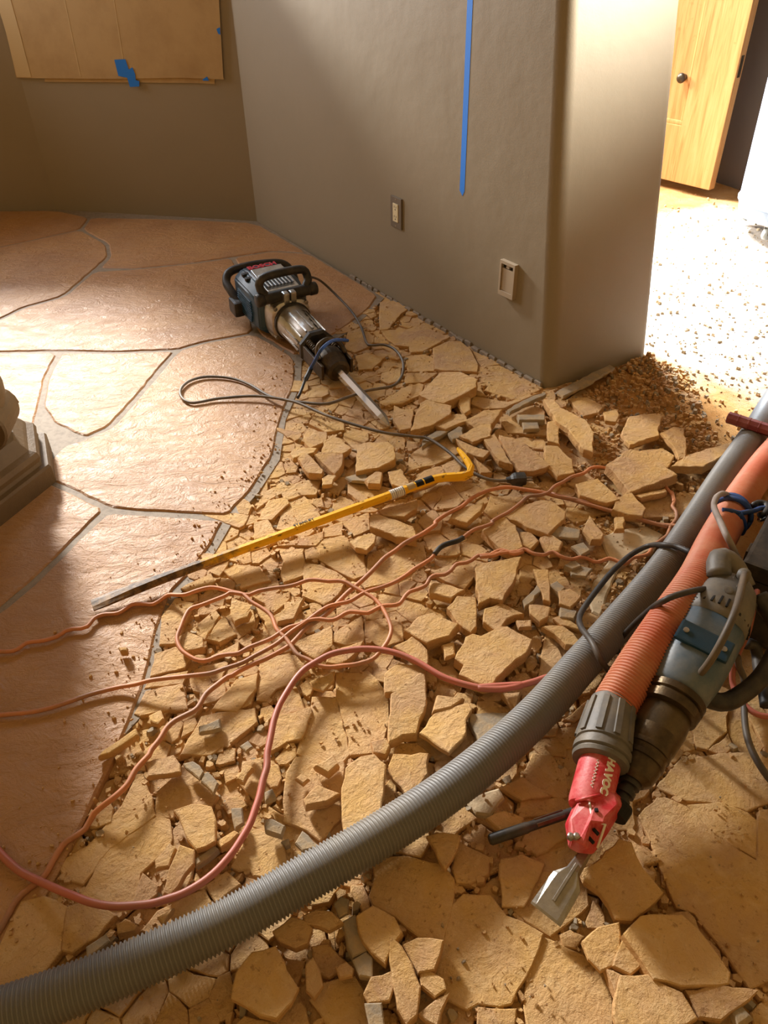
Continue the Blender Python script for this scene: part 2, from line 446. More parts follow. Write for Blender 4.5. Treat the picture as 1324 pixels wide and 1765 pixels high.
# ------------------------------------------------------------------ intact flagstones and grout
SL = [
 [(-80, 440), (0, 425), (70, 410), (140, 395), (155, 374), (97, 362), (-80, 364)],
 [(155, 374), (300, 377), (443, 383), (535, 436), (470, 432), (400, 443), (332, 453), (233, 463), (170, 462), (188, 442), (185, 420), (140, 395)],
 [(-80, 440), (0, 425), (70, 410), (140, 395), (185, 420), (188, 442), (160, 467), (110, 510), (40, 530), (0, 550), (-80, 575)],
 [(0, 550), (40, 530), (110, 510), (160, 467), (233, 463), (332, 453), (400, 443), (417, 470), (432, 520), (440, 573), (350, 590), (305, 603), (200, 607), (110, 605), (0, 607), (-80, 608), (-80, 578)],
 [(400, 443), (470, 432), (535, 436), (600, 474), (654, 508), (640, 530), (600, 562), (512, 616), (440, 573), (432, 520), (417, 470)],
 [(-80, 608), (0, 607), (103, 606), (80, 650), (70, 700), (50, 770), (-80, 780)],
 [(103, 606), (200, 607), (305, 603), (285, 625), (240, 680), (190, 735), (145, 755), (90, 730), (70, 700), (80, 650)],
 [(305, 603), (350, 590), (440, 573), (512, 616), (512, 660), (488, 720), (474, 785), (440, 840), (395, 890), (299, 885), (240, 882), (185, 876), (110, 839), (60, 820), (105, 768), (145, 755), (190, 735), (240, 680)],
 [(-80, 790), (60, 820), (110, 839), (185, 876), (140, 920), (60, 1000), (0, 1050), (-90, 1110)],
 [(185, 880), (299, 887), (392, 893), (370, 935), (335, 985), (300, 1020), (277, 1080), (262, 1150), (237, 1225), (198, 1318), (150, 1420), (120, 1480), (60, 1600), (-60, 1720), (-260, 1760), (-170, 1150), (0, 1050), (60, 1000), (140, 920)],
]
for px in SL:
    P = [tuple(at(*q)[:2]) for q in px]
    P = chaikin(ccw(P), .11); P = inset(P, .0095)
    bm, c = stone_bm(P, 0, .026, 0, .035, .0022, .005, ragged=.003)
    o = link('flagstone', bm, 'slab', floor); o.location = (c[0], c[1], 0.0)
gp = [(-90, 362), (97, 360), (443, 380), (662, 512), (640, 535), (600, 570), (520, 620), (518, 660), (492, 722), (482, 790), (446, 845), (403, 893), (376, 940), (345, 988), (308, 1022), (284, 1080), (270, 1150), (246, 1228), (190, 1290), (60, 1420), (-100, 1500), (-220, 1500), (-220, 1000)]
bm = bmesh.new()
loft(bm, [[at(x, y, 0)+V((0, 0, z)) for x, y in gp] for z in (-.024, -.0045)])
bmesh.ops.recalc_face_normals(bm, faces=bm.faces)
link('grout', bm, 'grout', floor)
# ------------------------------------------------------------------ broken flagstones
# tiles: origin and magnification of the crops the outlines were read from
TL = dict(D=(0, 900, 2.648), F=(0, 1300, 2.648), E=(400, 900, 2.648), H=(400, 1300, 2.648), R=(824, 1300, 2.648), T=(824, 850, 2.648), W=(660, 560, 1.994), Y=(440, 640, 2.878), G=(600, 480, 3.678), I=(0, 0, 1.0))
# (tile, kind, outline): I = cracked in place, L = loose on top, M = mortar lump, m = concrete patch
ST = '''
E L 540,85 575,60 635,45 655,60 650,95 615,130 565,115
E I 400,80 500,60 540,85 560,120 600,150 610,240 560,260 470,215 400,170
E I 330,130 400,100 412,90 395,165 340,165
E I 625,150 700,115 790,80 870,95 885,190 800,240 700,280 610,300 590,280 620,200
E I 215,120 325,122 325,240 240,270 225,235 240,170
E I 330,190 400,195 470,225 520,260 480,330 420,375 325,335
E L 905,270 975,280 1060,310 1000,345 905,320
E I 910,225 1020,190 1110,205 1105,250 1060,300 980,270
E L 1115,190 1200,175 1320,160 1290,260 1235,355 1180,345 1125,370
E L 1030,340 1110,345 1115,470 1090,495 1030,455 985,390
E L 790,490 850,430 920,415 1030,465 990,520 890,550 840,520
E L 740,570 800,540 840,505 890,580 890,650 790,600
E L 700,690 760,640 850,650 880,670 770,770 700,780
E L 730,790 800,730 860,690 880,690 885,800 840,960 780,965 720,1000 715,900
E L 860,960 930,860 1080,815 1095,850 1065,900 1070,960 990,1055 925,1010
E I 120,680 240,600 290,610 355,690 310,715 200,760 155,815 115,810
E L 355,725 400,710 460,690 465,720 420,765 370,750
E I 205,790 290,755 325,850 220,885
E I 200,890 355,845 360,870 315,985 250,1000 180,1040
E I 370,800 475,800 500,900 535,1059 480,1120 380,1100 300,1059 330,960
E I 480,685 560,690 620,680 660,720 710,790 715,910 690,990 640,1050 545,1059 520,920 480,800
E L 440,600 600,540 560,600 490,650 430,640
E I 470,500 590,430 600,540 520,560 460,540
E I 280,550 450,480 455,560 380,620 330,590
E I 610,450 700,440 770,460 780,540 690,570 610,520
E I 0,345 90,380 30,450 0,450
E L 200,420 330,340 300,400 280,440 210,450
E I 95,340 260,320 260,350 190,410 150,370
E L 920,860 940,790 1050,800 1000,840
E M 1085,870 1260,870 1230,960 1130,1003 1100,940
E I 725,1010 840,1010 900,1059 720,1090
E L 640,1000 700,990 715,1020 700,1059 650,1045
E I 1070,900 1085,960 1125,1010 1060,1090 1000,1059
E I 0,740 110,700 115,740 80,830 0,860
E I 0,870 100,850 110,910 0,970
E L 960,560 1010,545 1015,600 975,615
D I 1025,220 1080,195 1180,205 1230,262 1100,298 1070,260
D I 830,300 960,235 975,270 960,290 870,320
D I 740,430 800,350 880,370 850,440 800,550 730,555
D L 815,520 850,500 925,530 925,570 860,582 815,560
D I 880,490 980,400 1000,425 935,530
D I 945,530 1020,430 1075,510 1000,545
D I 1035,430 1150,380 1160,470 1090,530 1050,450
D L 1060,430 1140,405 1130,430 1070,450
D I 710,600 800,570 865,620 840,660 690,700
D I 685,715 855,680 835,735 665,755
D I 670,770 830,740 850,850 730,860 640,880 620,870
D L 680,880 730,860 745,895 720,920 685,905
D I 975,850 1080,720 1175,690 1165,760 1080,860
D I 1190,640 1320,590 1330,690 1200,810 1180,740
D I 830,1059 920,890 1000,870 1160,850 1170,910 1060,1000 960,1059
D M 910,930 1000,900 1005,935 915,957
D M 1100,1020 1130,1000 1150,1025 1125,1045
D L 470,1040 620,945 625,970 500,1050 450,1062
D L 545,570 575,570 575,583 550,585
D I 965,610 1085,550 1085,590 970,615
F I 390,620 480,440 560,380 720,285 770,300 780,380 770,420 640,540 610,680 500,690 360,640
F I 380,590 300,560 260,500 400,420 480,330 560,230 625,90 650,90 690,200 705,280 500,430
F L 670,40 790,0 820,45 820,75 760,90 680,100
F I 720,170 830,60 990,190 960,240 870,225 800,245 790,290 715,285
F L 795,250 870,225 965,240 985,300 978,400 900,435 855,380 840,330
F L 820,420 885,440 880,500 770,640 745,630 770,530
F L 710,480 770,410 800,430 770,510 715,515
F I 650,545 720,600 710,640 660,680 612,670
F M 840,40 880,30 930,80 910,110 850,60
F M 920,90 950,80 990,130 975,178 920,120
F M 890,480 975,415 990,430 900,505
F L 990,400 1070,345 1085,360 1010,425
F I 1060,510 1150,340 1280,380 1320,510 1220,560 1160,550 1140,515 1090,530
F M 1210,300 1240,295 1298,325 1280,363 1212,345
F M 1210,170 1240,160 1255,195 1215,208
F I 1110,40 1190,20 1190,250 1160,200 1100,130
F L 535,780 570,755 620,780 610,800 540,810
F M 395,880 480,820 498,850 400,922
F I 290,890 310,700 360,680 480,710 520,735 440,830 330,900
F I 0,870 100,670 200,650 300,700 275,900 200,990 0,1100
F I 650,800 720,720 850,650 930,620 970,690 700,820
F I 940,600 1030,540 1090,590 990,670 970,650
F L 720,740 790,700 745,770
F L 1120,50 1150,60 1110,120 1080,110
F M 1060,250 1100,245 1110,310 1075,330
F I 330,230 400,170 430,200 340,290
H L 0,1110 20,1000 90,910 200,880 235,950 245,985 300,1060 270,1130 200,1200 120,1180 60,1140
H I -50,1290 60,1200 160,1225 210,1300 100,1340
H L 190,810 270,745 330,760 360,790 340,860 290,880 220,850
H L 520,60 590,10 650,0 700,50 690,140 680,260 560,340 510,370 500,200
H L 330,205 390,140 490,175 430,210 340,230
H L 385,50 460,5 480,40 440,80
H L 295,110 320,90 348,110 325,130
H I 250,80 290,15 380,0 505,10 510,60 490,200 495,290 400,390 345,345 235,305
H L 715,50 740,0 895,0 890,90 850,150 800,180 740,110
H I 740,120 745,200 690,260 690,170 725,110
H I 285,445 420,432 400,470 300,510
H M 290,400 320,350 400,425 320,438
H L 895,370 960,355 1040,370 1030,430 970,520 930,430
H I 650,480 800,470 900,500 960,505 1010,570 1000,680 960,835 850,825 800,785 745,735 650,680 635,640 655,560
H L 570,740 640,690 740,745 775,810 730,870 700,950 640,900 600,850
H L 725,840 770,880 820,960 840,1010 860,1060 845,1180 800,1231 760,1160 730,1000
H L 780,870 850,840 960,850 920,985 850,990 820,940
I I 751,1670 768,1613 778,1564 800,1542 845,1545 872,1580 900,1590 934,1610 915,1662 881,1727 862,1732 824,1727 805,1738 770,1720
H L 860,1000 900,985 965,1030 970,1070 930,1105 865,1050
H L 600,1090 640,1020 730,990 745,1050 720,1120 620,1135
H L 855,1180 990,1090 950,1170 935,1240
H M 470,680 500,650 530,660 525,720 490,740
H M 510,760 560,730 600,830 610,900 555,925 530,870
H M 555,940 610,905 640,930 640,1015 580,1010
H L 330,740 380,710 450,715 500,765 440,795 340,770
H I 370,880 440,870 520,950 440,1010 400,990
H L 475,970 520,950 555,980 545,1005 490,1015
H L 340,960 370,930 410,1050 370,1100 340,1070
H I 360,1120 420,1050 560,1015 600,1080 620,1231 440,1240
H M 610,1140 680,1140 695,1231 630,1240
H I 90,1235 205,1215 295,1110 330,1160 350,1250 200,1300
H m 1060,210 1220,150 1245,200 1180,280 1110,270
H I 940,310 1050,235 1110,290 1010,365 930,355
H I 750,440 890,350 900,390 860,465
H I 1010,520 1040,400 1170,470 1165,540 1090,585 1030,580
H I 1225,500 1324,460 1420,500 1400,560 1330,690 1240,690
R I 215,90 250,0 340,10 400,100 400,190 370,200 260,150
R I 110,150 205,105 325,188 200,205
R I 190,290 200,212 380,200 430,230 400,260
R L 45,290 120,260 210,290 200,330 100,345
R I 240,305 415,255 400,380 270,455 205,400
R I 110,480 200,460 270,490 240,540 150,590 100,560
R I 145,620 180,570 250,530 380,540 490,600 500,690 430,750 330,825 220,760 150,700
R L 470,530 560,480 640,390 700,410 750,520 840,630 700,750 630,740 560,620 490,570
R I 700,390 830,480 760,500 725,440
R I 820,150 930,20 1100,0 1400,0 1400,190 1230,255 1060,215 960,205
R I 740,280 830,190 950,240 1100,380 1275,490 1290,260 1400,235 1400,1000 1240,1065 1100,860 990,720 910,690 860,560 800,420
R I 965,235 1110,225 1230,270 1280,310 1268,470 1150,405 1040,330
R L 660,830 740,750 930,735 1010,800 1100,910 1160,990 1150,1035 930,1055 800,1025 740,930
R L 480,850 550,790 640,770 645,880 620,960 560,980 510,930
R L 620,965 660,850 745,940 740,970 700,1000
R I 215,1160 240,960 290,835 480,920 560,980 610,1090 610,1240 400,1300 230,1240
R L 620,1190 650,1010 780,1010 800,1030 930,1090 1000,1200 900,1250 640,1250
R L 955,1080 1100,1045 1280,1080 1200,1150 1110,1210 1010,1200
R I 0,1155 170,1165 165,1260 0,1280
R L 590,980 620,990 655,1010 630,1080
R M 1165,1170 1200,1150 1240,1190 1190,1231
R I 1250,1180 1324,1120 1420,1180 1400,1300 1270,1250
T L 130,110 220,50 290,30 340,35 400,80 395,110 320,185 250,165
T I 30,80 65,25 200,15 205,50 130,100
T L 20,170 110,110 170,150 205,240 150,260 100,240
T L 195,180 240,180 275,215 240,250 205,235
T L 285,200 340,190 385,220 370,260 330,270
T M 330,175 370,150 465,170 460,205 350,195
T L 480,170 510,95 570,190 560,215 520,215
T L 630,110 665,110 665,160 630,160
T L 615,70 640,20 700,0 765,70 750,100 690,95
T I 750,25 870,5 900,50 900,108 770,108
T I 920,0 1050,0 960,100 915,80
T M 205,490 270,420 290,430 250,490 215,515
T L 235,510 330,520 320,560 280,580 240,545
T L 370,450 420,440 470,470 420,515 375,500
T L 255,350 320,350 330,490 300,480
T M 420,335 470,330 520,345 490,380 430,370
T M 330,420 360,400 395,430 370,455
T M 380,520 450,540 440,570 380,560
T L 25,590 35,530 105,500 205,540 130,570 110,600 90,635
T L 295,610 390,605 440,640 470,690 400,690 350,640
T I 280,830 310,660 345,680 390,770 330,830
T I 355,682 450,692 440,735 400,765
T L 345,570 380,560 450,600 470,600 460,620 380,600
T L 180,580 240,580 240,610 190,610
T L 115,910 190,910 170,980
T I 0,950 60,950 140,990 170,1000 60,1060 0,1020
T I 400,1030 560,900 540,960 470,1020 440,1040
T m 560,200 640,165 770,150 850,190 800,260 700,300 640,350 590,460 560,560 520,540 500,480 540,380 600,300
T M 400,330 440,300 470,330 430,345
T M 430,240 480,225 510,260 470,280
I L 785,1134 804,1096 815,1091 830,1095 861,1079 875,1078 916,1103 907,1125 872,1152 850,1178 834,1181 793,1161 800,1145
G I 205,150 300,140 385,190 340,215 250,320 205,325 200,240
G I 0,340 90,310 165,370 160,400 130,430 40,465 -20,440
G I 215,330 380,320 470,290 560,340 640,370 530,430 470,460 400,465 390,430 300,420 250,380
G I 540,440 640,395 710,395 770,440 820,540 815,590 590,580 555,570
G I 785,450 960,545 850,555 820,520
G I 830,560 960,550 1140,640 1230,690 1150,745 1040,765 870,710 890,680 830,630
G I 365,490 480,480 550,510 545,585 380,590
G L 450,735 560,620 600,590 710,590 820,640 810,685 720,740 610,790 520,775
G I 370,600 565,598 480,655 360,665
G I 200,780 360,690 450,665 480,675 455,740 340,790 210,805
G I 215,600 290,580 335,560 330,640 260,665 210,640
G I 165,375 210,365 250,385 255,410 165,405
G I 50,490 120,470 230,500 150,570 70,575
W I 310,245 430,265 480,245 545,230 480,255 420,283 350,288 305,270
W L 95,360 130,270 150,260 235,280 230,310 175,340
W L 180,345 240,305 280,305 290,330 215,358
W L 265,245 300,250 300,290 280,300 262,270
W L 285,330 350,295 410,290 375,335 320,355
W L 265,380 350,335 372,340 370,380 310,403
W M 225,370 260,350 275,355 270,385 240,390
W L 250,385 300,410 365,435 345,460 290,440
W L 345,385 385,365 420,440 445,485 400,470
W L 400,380 480,400 520,435 575,480 520,500 470,500 430,440
W L 555,420 600,420 650,460 660,500 600,515 560,480
W L 568,330 585,325 605,350 605,410 568,400
W L 555,250 590,252 610,280 700,330 722,370 720,440 690,430 640,360 600,330
W I 400,320 470,290 520,275 550,290 565,350 565,380 430,370
W M 463,305 555,312 555,328 470,322
W M 480,335 530,335 535,355 485,357
W L 760,300 800,290 812,310 800,332 765,325
W L 822,370 850,310 930,300 962,310 945,350 950,380 850,415 835,400
W L 955,375 1000,355 1030,360 1043,400 1040,450 1020,455 1000,415
W L 885,430 960,425 1003,450 980,490 930,465
W L 990,485 1040,450 1110,425 1190,405 1203,430 1100,490 1030,485
W L 770,480 850,430 900,440 1010,515 850,570 810,520
W L 665,545 740,530 810,600 770,610 680,580
W I 885,590 1000,580 1000,650 900,660
W I 1010,580 1110,575 1060,650 1005,650
W L 795,620 840,575 900,630 890,655 810,640
W L 870,585 970,560 975,570 890,595
W I 350,640 370,590 500,590 450,640 400,678
W L 230,660 255,630 345,612 335,640 290,678
W L 490,510 540,560 480,560
W M 430,290 480,260 555,232 560,240 480,275 435,300
W M 600,225 690,180 780,140 795,150 700,205 620,240
W I 640,255 700,250 760,280 740,300 690,310
Y L 500,495 505,370 540,350 660,350 690,380 690,440 610,480
Y L 330,400 340,350 385,315 475,380 430,405
Y L 297,415 320,405 435,410 430,460 395,500
Y L 213,430 250,405 335,490 330,505 265,500
Y L 245,345 300,300 355,305 350,350 270,375
Y I 270,260 320,180 440,260 440,290 350,300
Y I 230,345 270,280 320,300 250,350
Y L 175,400 200,375 305,385 290,405 190,425
Y I 450,275 560,300 560,340 500,390 440,330
Y I 690,170 730,190 785,185 770,280 720,290 685,240
Y M 830,345 900,290 965,290 880,340 830,375
Y I 760,495 765,420 860,350 960,320 1030,390 960,430 880,465 800,480
Y L 770,560 840,490 920,475 940,510 900,540 790,575
Y L 660,495 720,480 765,560 740,580 680,560
Y I 460,545 560,560 700,585 745,600 690,615 540,660 465,600
Y L 545,535 600,490 630,500 620,560 560,555
Y I 370,590 400,520 470,535 440,570 410,610
Y I 130,600 200,555 325,525 310,590 300,610 230,610 150,640
Y I 5,685 30,610 130,550 190,560 130,605 80,630
Y I 15,735 70,640 150,625 165,655 110,705 80,735
Y I 110,780 130,700 240,620 300,680 325,725 150,790
Y I 390,640 420,620 525,660 400,700 385,690
Y L 610,690 800,630 800,680 740,725 640,715
Y I 340,780 430,745 430,810 340,820
Y I 432,746 560,700 570,780 490,815
Y L 565,725 590,700 780,765 800,830 700,820 570,770
Y L 930,460 1000,430 1020,480 1010,510 940,505
Y L 1085,430 1125,460 1170,495 1120,500
Y I 110,863 335,795 335,830 300,863
Y L 335,530 360,510 400,515 380,560 335,565
Y I 0,750 60,735 100,800 0,830
Y M 450,520 550,500 555,550 480,540
'''.strip().split('\n')
# (px, py, label) of the loose pieces that can be told apart
NAMED = [
 (635, 930, 'small pale whitish stone chunk on the cracked floor just below the yellow pry bar'),
 (850, 1130, 'large thick notched tan flagstone chunk just above the dusty red hose, by the grey hose'),
 (705, 1185, 'tall narrow wedge of tan flagstone under the arch of the dusty red hose'),
 (705, 1225, 'long upright tan flagstone slab below the arch of the dusty red hose'),
 (770, 1250, 'broad pointed tan shard right of the long upright slab, near the grey hose'),
 (855, 1000, 'flat greyish tan slab below the wavy orange cord, midway to the grey hose'),
 (750, 1090, 'wide tan shard with an arched top just above the dusty red hose arch'),
 (328, 1103, 'rounded tan stone caught in the left end of the orange cord loop'),
 (335, 1415, 'thick pentagonal tan chunk above the lowest bend of the dusty red hose'),
 (312, 1500, 'long narrow upright shard inside the lowest bend of the dusty red hose'),
 (455, 1695, 'large curved tan slab with a thick broken front edge below the grey hose'),
 (700, 1690, 'long leaf-shaped tan shard standing left of the big smooth brown slab'),
 (665, 1610, 'tan shard with an angular tip right of the dark mortar blocks'),
 (735, 1655, 'squarish tan shard touching the left edge of the big smooth brown slab'),
 (1070, 1520, 'thick raised rock-like chunk right of the flat chisel blade'),
 (1170, 1635, 'large flat tan slab with a pale dust spot near the bottom right corner'),
 (1040, 1630, 'fan-shaped ridged shard below the flat chisel blade'),
 (1130, 1730, 'tan slab at the bottom edge below the slab with the pale dust spot'),
 (1240, 1730, 'flat shard at the bottom right with a small grey stone beside it'),
 (625, 1370, 'long light tan slab above the grey hose with a straight right edge'),
 (705, 1330, 'blunt tan slab tapering downward against the upper side of the grey hose'),
 (555, 1365, 'thin crescent-shaped flake lying on a dusty cracked slab above the grey hose'),
 (770, 665, 'large flat rounded tan slab nearest the wall on the rubble'),
 (1000, 740, 'long tan slab leaning in the rubble straight below the wall corner'),
 (1110, 740, 'thick tan slab with a raised front edge beside the yellow sand'),
 (1165, 760, 'tall pointed tan shard right of the thick slab beside the yellow sand'),
 (1210, 790, 'angular slab with a thick dark broken side touching the grey hose'),
 (1105, 810, 'thick four-sided tan slab under the bend of the wavy orange cord'),
 (1030, 845, 'squarish tan chunk left of the bend of the wavy orange cord'),
 (640, 780, 'thick tan block with a flat square top above the yellow pry bar'),
 (575, 765, 'tan trapezoid shard left of the thick flat-topped block'),
 (670, 880, 'thick tan slab half under the yellow pry bar beside its barcode sticker'),
 (800, 890, 'pale clean shard beside the brown cord below the pry bar hook'),
 (925, 890, 'broad tan slab under the grey end of the wavy orange cord'),
 (765, 825, 'rounded tan slab just above the curved end of the pry bar'),
 (225, 1285, 'long thin grey-tan splinter at the left edge of the broken floor'),
 (895, 780, 'large irregular tan slab above the black plug'),
 (785, 720, 'flat tan shard left of the rubble below the wall, near the chisel point'),
]
LAND = [(671, 734, "the big hammer's chisel point"), (812, 812, "the pry bar's hook"), (945, 668, "the foot of the wall corner"), (893, 825, "the black plug"), (775, 940, "the black taped cord splice"), (312, 1110, "the left end of the cord loop"), (620, 1118, "the top of the dusty red arch"), (1030, 1390, "the red shroud"), (945, 1580, "the flat chisel's edge"), (215, 1560, "the dusty red line's lowest bend"), (690, 855, "the pry bar's barcode"), (1160, 850, "the wavy cord's bend by the hose"), (850, 1130, "the large notched slab"), (845, 1650, "the big smooth brown slab"), (950, 1165, "where red line meets grey hose"), (610, 930, "the pale whitish chunk"), (455, 1695, "the large curved slab"), (340, 1330, "the row of grey mortar blocks")]
OCT = ['right of', 'below right of', 'below', 'below left of', 'left of', 'above left of', 'above', 'above right of']
ORD = ['nearest', 'second nearest', 'third nearest', 'fourth nearest', 'fifth nearest', 'sixth nearest', 'seventh nearest']
todo = []
def label_rest():
    g = {}
    for o, x, y, ar, kind in todo:
        d, nm, lx, ly = min((math.hypot(x-a, y-b), n_, a, b) for a, b, n_ in LAND)
        oc = OCT[int(round(math.degrees(math.atan2(y-ly, x-lx))/45)) % 8]
        g.setdefault((kind, nm, oc), []).append((d, o.name, o, ar))
    for (kind, nm, oc), l in g.items():
        for i, (d, _, o, ar) in enumerate(sorted(l, key=lambda q: q[0])):
            sz = 'small' if ar < .0025 else 'mid-sized' if ar < .007 else 'large'
            if kind == 'L': tag(o, '%s loose tan shard, %s %s %s' % (sz, ORD[i], oc, nm), 'stone', 'loose broken flagstone pieces in the rubble')
            else: tag(o, 'grey mortar lump, %s %s %s' % (ORD[i], oc, nm), 'mortar', 'grey mortar lumps in the rubble')
traced = []
for ln in ST:
    p = ln.split(); ox, oy, sc = TL[p[0]]
    px = [(ox+float(a.split(',')[0])/sc, oy+float(a.split(',')[1])/sc) for a in p[2:]]
    traced.append((p[1], px))
used = set(); flo = []
def poly_area_px(px): return abs(area2(px))
for kind, px in traced:
    cxp = sum(q[0] for q in px)/len(px); cyp = sum(q[1] for q in px)/len(px)
    if kind == 'I':
        zt = random.uniform(-.006, .003)
        P = [tuple(at(x, y, zt)[:2]) for x, y in px]; P = inset(ccw(P), -.0022)
        bm, c = stone_bm(P, zt, .022, math.radians(random.uniform(0, 1.0)), .018, .0022, .0018)
        o = link('broken_flagstone', bm, 'broken', floor); o.location = c
    elif kind == 'm':
        zt = -.004; P = [tuple(at(x, y, zt)[:2]) for x, y in px]
        bm, c = stone_bm(P, zt, .022, .01, .015, .002, .004)
        o = link('mortar_patch', bm, 'concrete', floor); o.location = c
    else:
        P0_ = [tuple(at(x, y, .02)[:2]) for x, y in px]; ar = abs(area2(P0_))
        if kind == 'L': th = min(.034, .012+.22*ar**.5*.5+random.uniform(0, .006)); mat = 'broken'
        else: th = random.uniform(.012, .02); mat = 'mortar'
        zt = th+.004+random.uniform(0, .004)
        P = [tuple(at(x, y, zt)[:2]) for x, y in px]
        P = inset(ccw(P), -.0012)
        bm, c = stone_bm(P, zt, th, math.radians(random.uniform(1.5, 6) if ar < .012 else random.uniform(.8, 3)), .016, .0028, .002, ragged=.008)
        lab = None
        if kind == 'L':
            for i, (nx_, ny_, lb) in enumerate(NAMED):
                if i not in used and inside((nx_, ny_), px): lab = lb; used.add(i); break
            nm = 'stone_shard'
        else: nm = 'mortar_lump'
        o = link(nm, bm, mat); o.location = c
        if lab: tag(o, lab, 'stone')
        else: todo.append((o, cxp, cyp, ar, kind))
    PF = [tuple(at(x, y, 0)[:2]) for x, y in px] if kind in 'Im' else P
    flo.append((kind, ccw(PF)))
label_rest()
print('unused labels', [NAMED[i][2] for i in range(len(NAMED)) if i not in used])
# cells that fill what is left of the cracked area
def bbox(p): xs = [q[0] for q in p]; ys = [q[1] for q in p]; return min(xs), min(ys), max(xs), max(ys)
BB = [bbox(p) for k, p in flo]
dummy = []
for (k, p) in flo:
    if k not in 'Im': p = inset(p, .010)
    q = inset(p, .007); n = len(q)
    for i in range(n):
        a, b = V(q[i]), V(q[(i+1) % n]); m = max(1, int((b-a).length/.018))
        for j in range(m): dummy.append(tuple(a.lerp(b, j/m)))
def in_traced(x, y, kinds='ImLM'):
    for (k, p), bb in zip(flo, BB):
        if k in kinds and bb[0] < x < bb[2] and bb[1] < y < bb[3] and inside((x, y), p): return True
    return False
bx0, by0, bx1, by1 = bbox(BROKEN)
seeds = []; tries = 0
grid = {}
for d in dummy: grid.setdefault((int(d[0]//.05), int(d[1]//.05)), []).append(d)
def near(x, y, r):
    gx, gy = int(x//.05), int(y//.05)
    for i in (-1, 0, 1):
        for j in (-1, 0, 1):
            for d in grid.get((gx+i, gy+j), ()):
                if (d[0]-x)**2+(d[1]-y)**2 < r*r: return True
    return False
while tries < 14000 and len(seeds) < 700:
    tries += 1
    x, y = random.uniform(bx0, bx1), random.uniform(by0, by1)
    if not inside((x, y), BROKEN) or in_traced(x, y) or near(x, y, .016): continue
    rr = random.choice((.032, .045, .045, .06, .08))
    if any((s[0]-x)**2+(s[1]-y)**2 < (rr)**2 for s in seeds): continue
    seeds.append((x, y))
allS = seeds+dummy
def clip(poly, m, n):
    out = []
    for i in range(len(poly)):
        a, b = poly[i], poly[(i+1) % len(poly)]
        da = (a[0]-m[0])*n[0]+(a[1]-m[1])*n[1]; db = (b[0]-m[0])*n[0]+(b[1]-m[1])*n[1]
        if da <= 0: out.append(a)
        if (da < 0) != (db < 0) and abs(da-db) > 1e-12:
            t = da/(da-db); out.append((a[0]+(b[0]-a[0])*t, a[1]+(b[1]-a[1])*t))
    return out
cells = []
for s in seeds:
    nb = sorted(((q[0]-s[0])**2+(q[1]-s[1])**2, q) for q in allS if abs(q[0]-s[0]) < .24 and abs(q[1]-s[1]) < .24 and q != s)[:140]
    R0 = .12
    poly = [(s[0]+R0*math.cos(k*math.pi/5), s[1]+R0*math.sin(k*math.pi/5)) for k in range(10)]
    for d2, q in nb:
        if d2 > 4*R0*R0: break
        poly = clip(poly, ((s[0]+q[0])/2, (s[1]+q[1])/2), (q[0]-s[0], q[1]-s[1]))
        if len(poly) < 3: break
    if len(poly) < 3 or abs(area2(poly)) < .0009: continue
    # merge very short edges
    pp = [poly[0]]
    for q in poly[1:]:
        if (V(q)-V(pp[-1])).length > .009: pp.append(q)
    if len(pp) > 3 and (V(pp[0])-V(pp[-1])).length < .009: pp.pop()
    if len(pp) < 3: continue
    cells.append(pp)
cells.sort(key=lambda p: -abs(area2(p)))
nI = sum(1 for k, p in flo if k == 'I')
print('traced', len(flo), 'in place', nI, 'cells', len(cells))
rest = bmesh.new()
for i, p in enumerate(cells):
    p = inset(ccw(p), random.uniform(-.001, .0015))
    if area2(p) < .0001: continue
    zt = random.uniform(-.011, -.002)
    bm, c = stone_bm(p, zt, .022+zt*.5, math.radians(random.uniform(0, 3)), .016, .003, .0016)
    if i < 295-nI:
        o = link('broken_flagstone', bm, 'broken', floor); o.location = c
    else:
        me = bpy.data.meshes.new('t'); bm.to_mesh(me); bm.free(); k0 = len(rest.verts); rest.from_mesh(me); rest.verts.ensure_lookup_table()
        for v in rest.verts[k0:]: v.co += V(c)
        bpy.data.meshes.remove(me)
# the lower layer of split plates that shows between the upper pieces
us = []
for _ in range(6000):
    x, y = random.uniform(bx0, bx1), random.uniform(by0, by1)
    if not inside((x, y), BROKEN): continue
    rr = random.choice((.06, .08, .11))
    if any((q[0]-x)**2+(q[1]-y)**2 < rr*rr for q in us): continue
    us.append((x, y))
bed_plates = bmesh.new()
for s_ in us:
    poly = [(s_[0]+.16*math.cos(k*math.pi/5), s_[1]+.16*math.sin(k*math.pi/5)) for k in range(10)]
    for d2, q in sorted(((q[0]-s_[0])**2+(q[1]-s_[1])**2, q) for q in us if abs(q[0]-s_[0]) < .33 and abs(q[1]-s_[1]) < .33 and q != s_):
        poly = clip(poly, ((s_[0]+q[0])/2, (s_[1]+q[1])/2), (q[0]-s_[0], q[1]-s_[1]))
        if len(poly) < 3: break
    if len(poly) < 3 or abs(area2(poly)) < .0008: continue
    p = inset(ccw(poly), random.uniform(.001, .004))
    zt = random.uniform(-.018, -.009)
    bm, c = stone_bm(p, zt, .014, math.radians(random.uniform(0, 2.5)), .02, .003, .003)
    me = bpy.data.meshes.new('t'); bm.to_mesh(me); bm.free(); k0 = len(bed_plates.verts); bed_plates.from_mesh(me); bed_plates.verts.ensure_lookup_table()
    for v in bed_plates.verts[k0:]: v.co += V(c)
    bpy.data.meshes.remove(me)
link('lower_split_plates', bed_plates, 'broken', floor, kind='stuff')
link('small_broken_flagstones', rest, 'broken', floor, kind='stuff')
cellBB = [(bbox(p), p) for p in cells]
slabF = [ccw([tuple(at(*q)[:2]) for q in px]) for px in SL]
